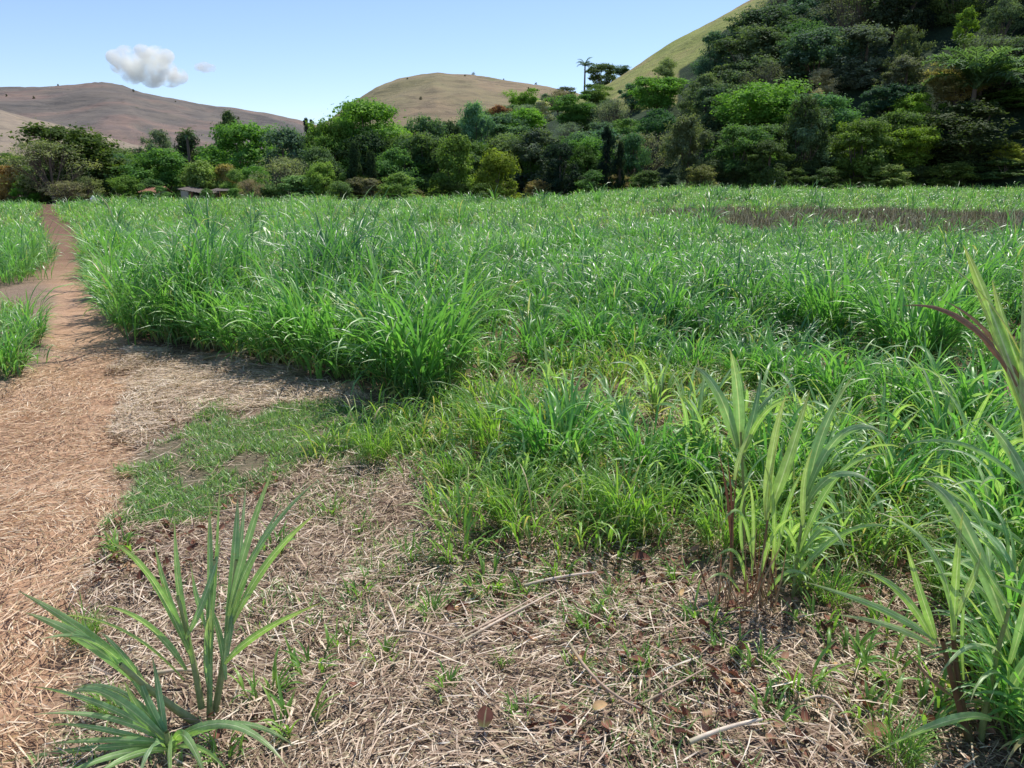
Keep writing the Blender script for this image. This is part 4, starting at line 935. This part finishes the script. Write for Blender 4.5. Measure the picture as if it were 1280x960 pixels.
# lower-right plant
b = ungz(1212, 925); Y0 = b[1]
hero('leaning cane plant with brown knotted stem in the lower right', b[:2], [
    ([at(1212, 925, Y0), at(1195, 870, Y0), at(1178, 800, Y0)], .013, .12, [LF((1168, 800, Y0), (1120, 760, Y0), (1002, 726, Y0 + .05), .022, .5), LF((1168, 805, Y0), (1130, 720, Y0), (1072, 714, Y0 + .05), .022, .65), LF((1170, 798, Y0), (1150, 740, Y0), (1132, 680, Y0), .024, .6), LF((1168, 810, Y0), (1120, 775, Y0), (1042, 768, Y0), .018, .8), LF((1172, 806, Y0), (1150, 760, Y0 + .05), (1110, 735, Y0 + .1), .016, .7), LF((1190, 870, Y0), (1160, 850, Y0), (1120, 800, Y0), .012, .5, 'd')]),
    ([at(1205, 900, Y0), at(1195, 840, Y0 + .02), at(1190, 780, Y0 + .03)], .012, .1, [LF((1192, 800, Y0), (1195, 700, Y0), (1204, 640, Y0), .026, .7), LF((1194, 790, Y0), (1185, 660, Y0), (1095, 640, Y0 + .1), .022, .55), LF((1196, 770, Y0), (1220, 720, Y0), (1226, 690, Y0), .020, .8), LF((1205, 850, Y0), (1200, 760, Y0), (1210, 740, Y0), .012, .6)]),
    ([at(1225, 930, Y0), at(1240, 830, Y0), at(1262, 760, Y0)], .010, .6, [LF((1262, 800, Y0), (1200, 600, Y0), (1152, 602, Y0 + .05), .042, .25), LF((1262, 760, Y0), (1225, 700, Y0), (1180, 640, Y0), .020, .5), LF((1260, 800, Y0), (1230, 700, Y0 + .05), (1160, 720, Y0), .022, .55), LF((1250, 860, Y0), (1230, 760, Y0), (1170, 850, Y0 - .15), .018, .4), LF((1240, 900, Y0 - .1), (1200, 880, Y0 - .2), (1080, 950, Y0 - .2), .026, .4), LF((1262, 830, Y0), (1290, 750, Y0), (1300, 640, Y0), .026, .4), LF((1245, 900, Y0), (1290, 800, Y0), (1330, 780, Y0), .03, .3)]),
])
b = ungz(1330, 760); Y0 = b[1]
hero('tall cane plant with yellow-green blades and one reddish dry leaf at the right edge', b[:2], [
    ([at(1330, 760, Y0), at(1310, 640, Y0), at(1296, 520, Y0)], .014, .7, [LF((1292, 540, Y0), (1240, 380, Y0), (1204, 306, Y0), .056, .70), LF((1290, 500, Y0), (1262, 430, Y0), (1240, 350, Y0 + .04), .046, .72), LF((1293, 540, Y0), (1268, 470, Y0), (1208, 344, Y0 + .02), .020, .7),
        LF((1288, 470, Y0), (1240, 350, Y0), (1165, 322, Y0), .008, .95), LF((1290, 520, Y0), (1230, 370, Y0), (1128, 382, Y0), .030, .45, 'd'), LF((1290, 500, Y0), (1240, 400, Y0), (1180, 376, Y0 + .02), .018, .5, 'd'), LF((1286, 560, Y0), (1278, 440, Y0), (1280, 320, Y0), .046, .84), LF((1300, 560, Y0), (1300, 400, Y0), (1330, 330, Y0), .05, .7),
        LF((1295, 560, Y0), (1240, 400, Y0), (1212, 345, Y0), .016, .9)]),
    ([at(1345, 780, Y0 - .1), at(1330, 720, Y0 - .1), at(1320, 660, Y0 - .1)], .012, .6, [LF((1320, 700, Y0 - .1), (1280, 560, Y0 - .1), (1228, 524, Y0 - .05), .05, .3), LF((1300, 700, Y0), (1230, 620, Y0), (1150, 660, Y0), .022, .5), LF((1310, 740, Y0), (1330, 600, Y0), (1360, 560, Y0), .03, .4), LF((1310, 640, Y0 + .2), (1220, 520, Y0 + .2), (1120, 560, Y0 + .2), .022, .4)]),
])
# loose stalks and distinct leaves
def stick(pts, w, tint, label, mat=M_straw, nm='dry_stalk', group=None):
    a = [ungz(*p) for p in pts]; o_ = a[0].copy(); o_[2] = float(gz(o_[0], o_[1]))
    P = []
    for i, q in enumerate(a): P.append(np.array([q[0], q[1], float(gz(q[0], q[1])) + .05 + .015 * (i % 2)]) - o_)
    g = G(); tubes(g, [bez(P[0], P[1], P[2], 9)], [np.linspace(w, w * .6, 9)], 6, tint)
    o = link(nm, g.mesh(nm, mat)); o.location = o_; return tag(o, label, 'dry stalk', group)
stick([(655, 742), (700, 736), (745, 733)], .008, .85, 'pale cut cane piece lying on the straw below the weedy grass')
stick([(575, 820), (640, 785), (700, 750)], .006, .75, 'long pale stalk running up to the right through the middle of the straw')
stick([(570, 815), (620, 795), (672, 757)], .005, .6, 'greyer stalk lying against the long pale stalk')
stick([(485, 760), (492, 780), (500, 802)], .005, .8, 'short stalk meeting the bent one left of the middle')
stick([(500, 800), (530, 805), (565, 822)], .006, .55, 'bent brown stalk left of the long pale stalk')
stick([(710, 820), (745, 890), (800, 905)], .006, .45, 'curved grey-brown stalk arcing through the brown leaves near the bottom')
stick([(860, 950), (905, 935), (950, 925)], .008, .9, 'tan cane end lying at the bottom edge right of the middle')
stick([(800, 900), (850, 880), (900, 850)], .004, .5, 'thin twig right of the curved grey-brown stalk')
stick([(255, 455), (330, 446), (400, 444)], .012, .35, 'long grey stalk on the pale straw in front of the tall crop')
stick([(200, 855), (225, 853), (250, 850)], .009, .75, 'thick pale stalk piece inside the large plant at lower left')
stick([(1000, 900), (1040, 880), (1060, 930)], .005, .8, 'hooked pale stalk in the bottom right')
def dleaf(px, py, L, W, tint, label, rz=0.):
    P = ungz(px, py); g = G()
    blades(g, [[0, 0, .05]], [rz], [L], [W], [1.25], [.7], [tint], S=7, fold=.45, twist=.5)
    o = link('dead_leaf', g.mesh('dead_leaf', M_dead)); o.location = (P[0], P[1], float(gz(P[0], P[1]))); return tag(o, label, 'dead leaf')
dleaf(742, 907, .05, .034, .97, 'bright ochre dead leaf among the darker ones near the bottom', .5)
dleaf(1080, 940, .09, .055, .7, 'large pinkish-brown dead leaf at the bottom right', .3)
dleaf(605, 930, .09, .05, .1, 'dark brown upright curled leaf at the bottom centre', 1.5)
dleaf(445, 872, .04, .028, .65, 'small reddish dead leaf on the straw left of centre', 2.5)
dleaf(790, 715, .08, .06, .35, 'dark red dead leaf at the edge of the weeds', 0)
dleaf(980, 700, .1, .04, .6, 'tan curled leaf beside the withered brown base', 1)
# withered bract-like tuft on the right
P = ungz(1185, 720); g = G()
n_ = 9; blades(g, np.zeros((n_, 3)) + [0, 0, .0], R.random(n_) * 6.28, R.uniform(.12, .25, n_), R.uniform(.02, .04, n_), R.uniform(0, .4, n_), R.uniform(.3, 1.8, n_), R.uniform(.6, .9, n_), S=7, fold=.6, twist=R.normal(size=n_))
o = link('withered_shoot', g.mesh('withered_shoot', M_dry)); o.location = (P[0], P[1], float(gz(P[0], P[1]))); tag(o, 'crumpled tan withered shoot among the green shoots on the right', 'plant')
if 'TT' not in globals():
    import time; TT = time.time()
print('t %.1f' % (time.time() - TT))
# ------------------------------------------------------------------ small buildings
def boxes(name, lst, mat, parent):
    bm = bmesh.new()
    for (x0, x1, y0, y1, z0, z1) in lst:
        m = Matrix.Translation(((x0 + x1) / 2, (y0 + y1) / 2, (z0 + z1) / 2)) @ Matrix.Diagonal((x1 - x0, y1 - y0, z1 - z0, 1))
        bmesh.ops.create_cube(bm, size=1, matrix=m)
    bmesh.ops.bevel(bm, geom=bm.edges[:], offset=.015, segments=1, affect='EDGES')
    me = bpy.data.meshes.new(name); bm.to_mesh(me); bm.free(); me.materials.append(mat); return link(name, me, parent)
def sheet(name, pts, th, mat, parent, corr=0):
    """sloping roof sheet between four corners, corrugated"""
    p = np.array(pts, float); nu, nv = 40, 2; V = []; 
    for k in (0, 1):
        for j in range(nv):
            for i in range(nu):
                u = i / (nu - 1); v = j / (nv - 1)
                q = (p[0] * (1 - u) + p[1] * u) * (1 - v) + (p[3] * (1 - u) + p[2] * u) * v
                V.append(q + np.array([0, 0, corr * math.sin(i * 1.57) - k * th]))
    n = nu * nv; Q = []
    for k in (0, 1):
        for i in range(nu - 1): a = k * n + i; Q.append((a, a + 1, a + nu + 1, a + nu))
    for i in range(nu - 1):
        Q.append((i, i + 1, n + i + 1, n + i)); Q.append((nu + i, nu + i + 1, n + nu + i + 1, n + nu + i))
    Q.append((0, nu, n + nu, n)); Q.append((nu - 1, 2 * nu - 1, n + 2 * nu - 1, n + nu - 1))
    return link(name, mesh_np(name, V, Q, [mat]), parent)
def mat_brick():
    nt = NT('brick'); tc = nt.n('ShaderNodeTexCoord'); b = nt.n('ShaderNodeTexBrick'); mp = nt.n('ShaderNodeMapping'); mp.inputs['Rotation'].default_value = (PI / 2, 0, 0)
    nt.l(tc.outputs['Object'], mp.inputs[0]); nt.l(mp.outputs[0], b.inputs['Vector']); b.inputs['Scale'].default_value = 3.2
    b.inputs['Color1'].default_value = (.33, .14, .08, 1); b.inputs['Color2'].default_value = (.42, .20, .12, 1); b.inputs['Mortar'].default_value = (.3, .27, .23, 1)
    p = nt.n('ShaderNodeBsdfPrincipled'); nt.l(b.outputs[0], p.inputs['Base Color']); p.inputs['Roughness'].default_value = .9; nt.l(p.outputs[0], nt.out.inputs[0]); return nt.m
M_brick = mat_brick(); M_plaster = mat_plain('pale_plaster', (.45, .40, .33), .9, 2, .35); M_tile = mat_plain('clay_tile', (.30, .13, .08), .9, 3, .6); M_sheet = mat_plain('fibre_cement', (.12, .10, .085), .95, 2, .5); M_wood = mat_plain('old_wood', (.10, .08, .06), .9, 5, .4); M_darkw = mat_plain('interior_shade', (.02, .018, .016), .9)  # the near-black material is painted shade for unlit interiors
M_white = mat_plain('white_paint', (.75, .74, .70), .6, 4, .1)
Yb = 79; P = at(234, 236, Yb); zb = float(terrain(P[0], Yb)); h = P[2] - zb
o = empty('brick_shed', (P[0] - .7, Yb, zb)); tag(o, 'small brick shed with a pale end wall beyond the left of the field', 'shed')
boxes('end_wall', [(0, .75, 0, .2, 0, h - .16)], M_plaster, o)
boxes('wall', [(.752, 2.9, .25, .42, 0, h - .7), (.752, 1.0, .25, .42, h - .7, h - .3), (2.7, 2.9, .25, .42, h - .7, h - .35), (1.8, 1.95, .25, .42, h - .7, h - .35), (.1, 2.9, 2.6, 2.8, 0, h - .1)], M_brick, o)
boxes('shade_panel', [(1.0, 2.7, .6, .66, h - .7, h - .3)], M_darkw, o)  # dark panel behind the wall gap, standing in for shade inside
sheet('roof', [(-.3, -.1, h), (2.75, -.1, h - .5), (2.75, 3, h - .3), (-.3, 3, h + .2)], .05, M_sheet, o, .02)
P = at(186, 233, 80); zb = float(terrain(P[0], 80)); h = P[2] - zb
o = empty('small_house', (P[0] - .8, 80, zb)); tag(o, 'small house with an orange clay-tile roof half hidden by bushes', 'house')
boxes('wall', [(0, 1.7, 0, .15, 0, h - .5), (0, .15, .152, 2.4, 0, h - .5), (1.55, 1.7, .152, 2.4, 0, h - .5), (0, 1.7, 2.402, 2.55, 0, h - .5)], M_plaster, o)
sheet('roof', [(-.25, -.3, h - .55), (1.95, -.3, h - .55), (1.95, 1.25, h), (-.25, 1.25, h)], .07, M_tile, o, .03)
sheet('roof', [(-.25, 2.8, h - .55), (1.95, 2.8, h - .55), (1.95, 1.25, h - .004), (-.25, 1.25, h - .004)], .07, M_tile, o, .03)
boxes('window', [(.9, 1.3, -.04, -.004, h - 1.1, h - .7)], M_darkw, o)
P = at(274, 237, 79); zb = float(terrain(P[0], 79)); h = P[2] - zb
o = empty('open_shed', (P[0] - .8, 79, zb)); tag(o, 'low open shed with a grey sheet roof right of the brick shed', 'shed')
for (a, c) in ((0, 0), (1.6, 0), (0, 1.8), (1.6, 1.8)): boxes('post', [(a, a + .1, c, c + .1, 0, h - .12)], M_wood, o)
sheet('roof', [(-.2, -.2, h - .1), (1.9, -.2, h - .1), (1.9, 2.1, h + .12), (-.2, 2.1, h + .12)], .04, M_sheet, o, .02)
P = at(117, 247, 74); zb = float(gz(P[0], 74)); bm = bmesh.new(); bmesh.ops.create_icosphere(bm, subdivisions=3, radius=.5)
for v in bm.verts: v.co *= 1 + .25 * (math.sin(v.co.x * 9) * math.cos(v.co.y * 7 + v.co.z * 5)); v.co.z *= .6; v.co.x *= .8
me = bpy.data.meshes.new('boulder'); bm.to_mesh(me); bm.free(); me.materials.append(M_white); o = link('boulder', me); o.location = (P[0], 74, P[2] - .1); o.scale = (.7, .7, max(.7, 1.)); tag(o, 'pale whitish rock at the far end of the field near the grey tree', 'rock')
o.location[2] = zb + .35; o.scale[2] = 1.6
P = at(968, 226, 84); zb = float(gz(P[0], 84)); o = empty('fence_post', (P[0], 84, zb)); tag(o, 'short white post at the edge of the wood on the right', 'post')
boxes('shaft', [(-.07, .07, -.07, .07, 0, P[2] - zb)], M_white, o); boxes('cap', [(-.09, .09, -.09, .09, P[2] - zb + .002, P[2] - zb + .05)], M_white, o)
if 'TT' not in globals():
    import time; TT = time.time()
print('t %.1f' % (time.time() - TT))
# ------------------------------------------------------------------ clouds
def cloud(puffs, D, label, dens, vox):
    bm = bmesh.new(); c0 = at(puffs[0][0], puffs[0][1], D)
    for (px, py, rpx) in puffs:
        c = at(px, py, D + random.uniform(-40, 40)) - c0; r_ = rpx / F * D
        bmesh.ops.create_icosphere(bm, subdivisions=3, radius=r_, matrix=Matrix.Translation(c.tolist()) @ Matrix.Diagonal((1, 1.2, .8, 1)))
    me = bpy.data.meshes.new('cloud'); bm.to_mesh(me); bm.free()
    nt = NT('cloud_vapour'); tc = nt.n('ShaderNodeTexCoord')
    n = nt.noise(.022, 5, .6, tc.outputs['Object'])
    d = nt.ramp(n, [(.42, (0, 0, 0)), (.56, (1, 1, 1))])
    pv = nt.n('ShaderNodeVolumePrincipled'); pv.inputs['Color'].default_value = (1, 1, .96, 1); pv.inputs['Anisotropy'].default_value = 0
    nt.l(nt.math('MULTIPLY', d, dens), pv.inputs['Density'])
    nt.l(pv.outputs[0], nt.out.inputs[1]); me.materials.append(nt.m)
    o = link('cloud', me); o.location = c0
    rm = o.modifiers.new('r', 'REMESH'); rm.mode = 'VOXEL'; rm.voxel_size = vox
    return tag(o, label, 'cloud')
cloud([(180, 80, 16), (146, 72, 12), (158, 66, 11), (178, 64, 10), (196, 66, 11), (206, 70, 11), (160, 82, 14), (205, 86, 15), (222, 95, 12), (190, 98, 14), (212, 98, 13), (165, 95, 12), (148, 84, 9)], 2600, 'puffy white cloud over the far brown hill', .045, 7)
cloud([(256, 84, 8), (249, 84, 6), (264, 85, 6)], 2600, 'small faint wisp of cloud right of the puffy one', .03, 5)
if 'TT' not in globals():
    import time; TT = time.time()
print('t %.1f' % (time.time() - TT))
# ------------------------------------------------------------------ light, sky, camera
EL, AZ = math.radians(60), math.radians(28)
w = bpy.data.worlds.new('World'); sc.world = w; w.use_nodes = True; nt = w.node_tree
sky = nt.nodes.new('ShaderNodeTexSky'); sky.sky_type = 'NISHITA'; sky.sun_disc = False; sky.sun_elevation = EL; sky.sun_rotation = AZ
sky.air_density = 1.0; sky.dust_density = .25; sky.ozone_density = 2.2; sky.altitude = 900
bg = nt.nodes['Background']; bg.inputs[1].default_value = .15; tn = nt.nodes.new('ShaderNodeMix'); tn.data_type = 'RGBA'; tn.blend_type = 'MULTIPLY'; tn.inputs[0].default_value = 1
nt.links.new(sky.outputs[0], tn.inputs[6]); tn.inputs[7].default_value = (1.0, 1.0, 1.10, 1); nt.links.new(tn.outputs[2], bg.inputs[0])
s = bpy.data.lights.new('sun', 'SUN'); s.energy = 5; s.angle = math.radians(.53); s.color = (1, .96, .89)
so = bpy.data.objects.new('sun', s); col.objects.link(so)
dv = Vector((math.sin(AZ) * math.cos(EL), math.cos(AZ) * math.cos(EL), math.sin(EL)))
so.rotation_euler = dv.to_track_quat('Z', 'Y').to_euler(); so.location = dv * 50
cd = bpy.data.cameras.new('camera'); cam = bpy.data.objects.new('camera', cd); col.objects.link(cam)
cd.sensor_fit = 'HORIZONTAL'; cd.sensor_width = 36; cd.lens = 36 * F / 1280; cd.clip_start = .05; cd.clip_end = 20000
cam.location = CAM.tolist(); cam.rotation_euler = (PI / 2 - PITCH, 0, 0); sc.camera = cam
sc.view_settings.view_transform = 'Standard'; sc.view_settings.look = 'None'; sc.view_settings.exposure = 0
sc.render.engine = 'CYCLES'
sc.cycles.max_bounces = 14; sc.cycles.transmission_bounces = 4; sc.cycles.diffuse_bounces = 3; sc.cycles.glossy_bounces = 2; sc.cycles.volume_bounces = 14; sc.cycles.transparent_max_bounces = 8
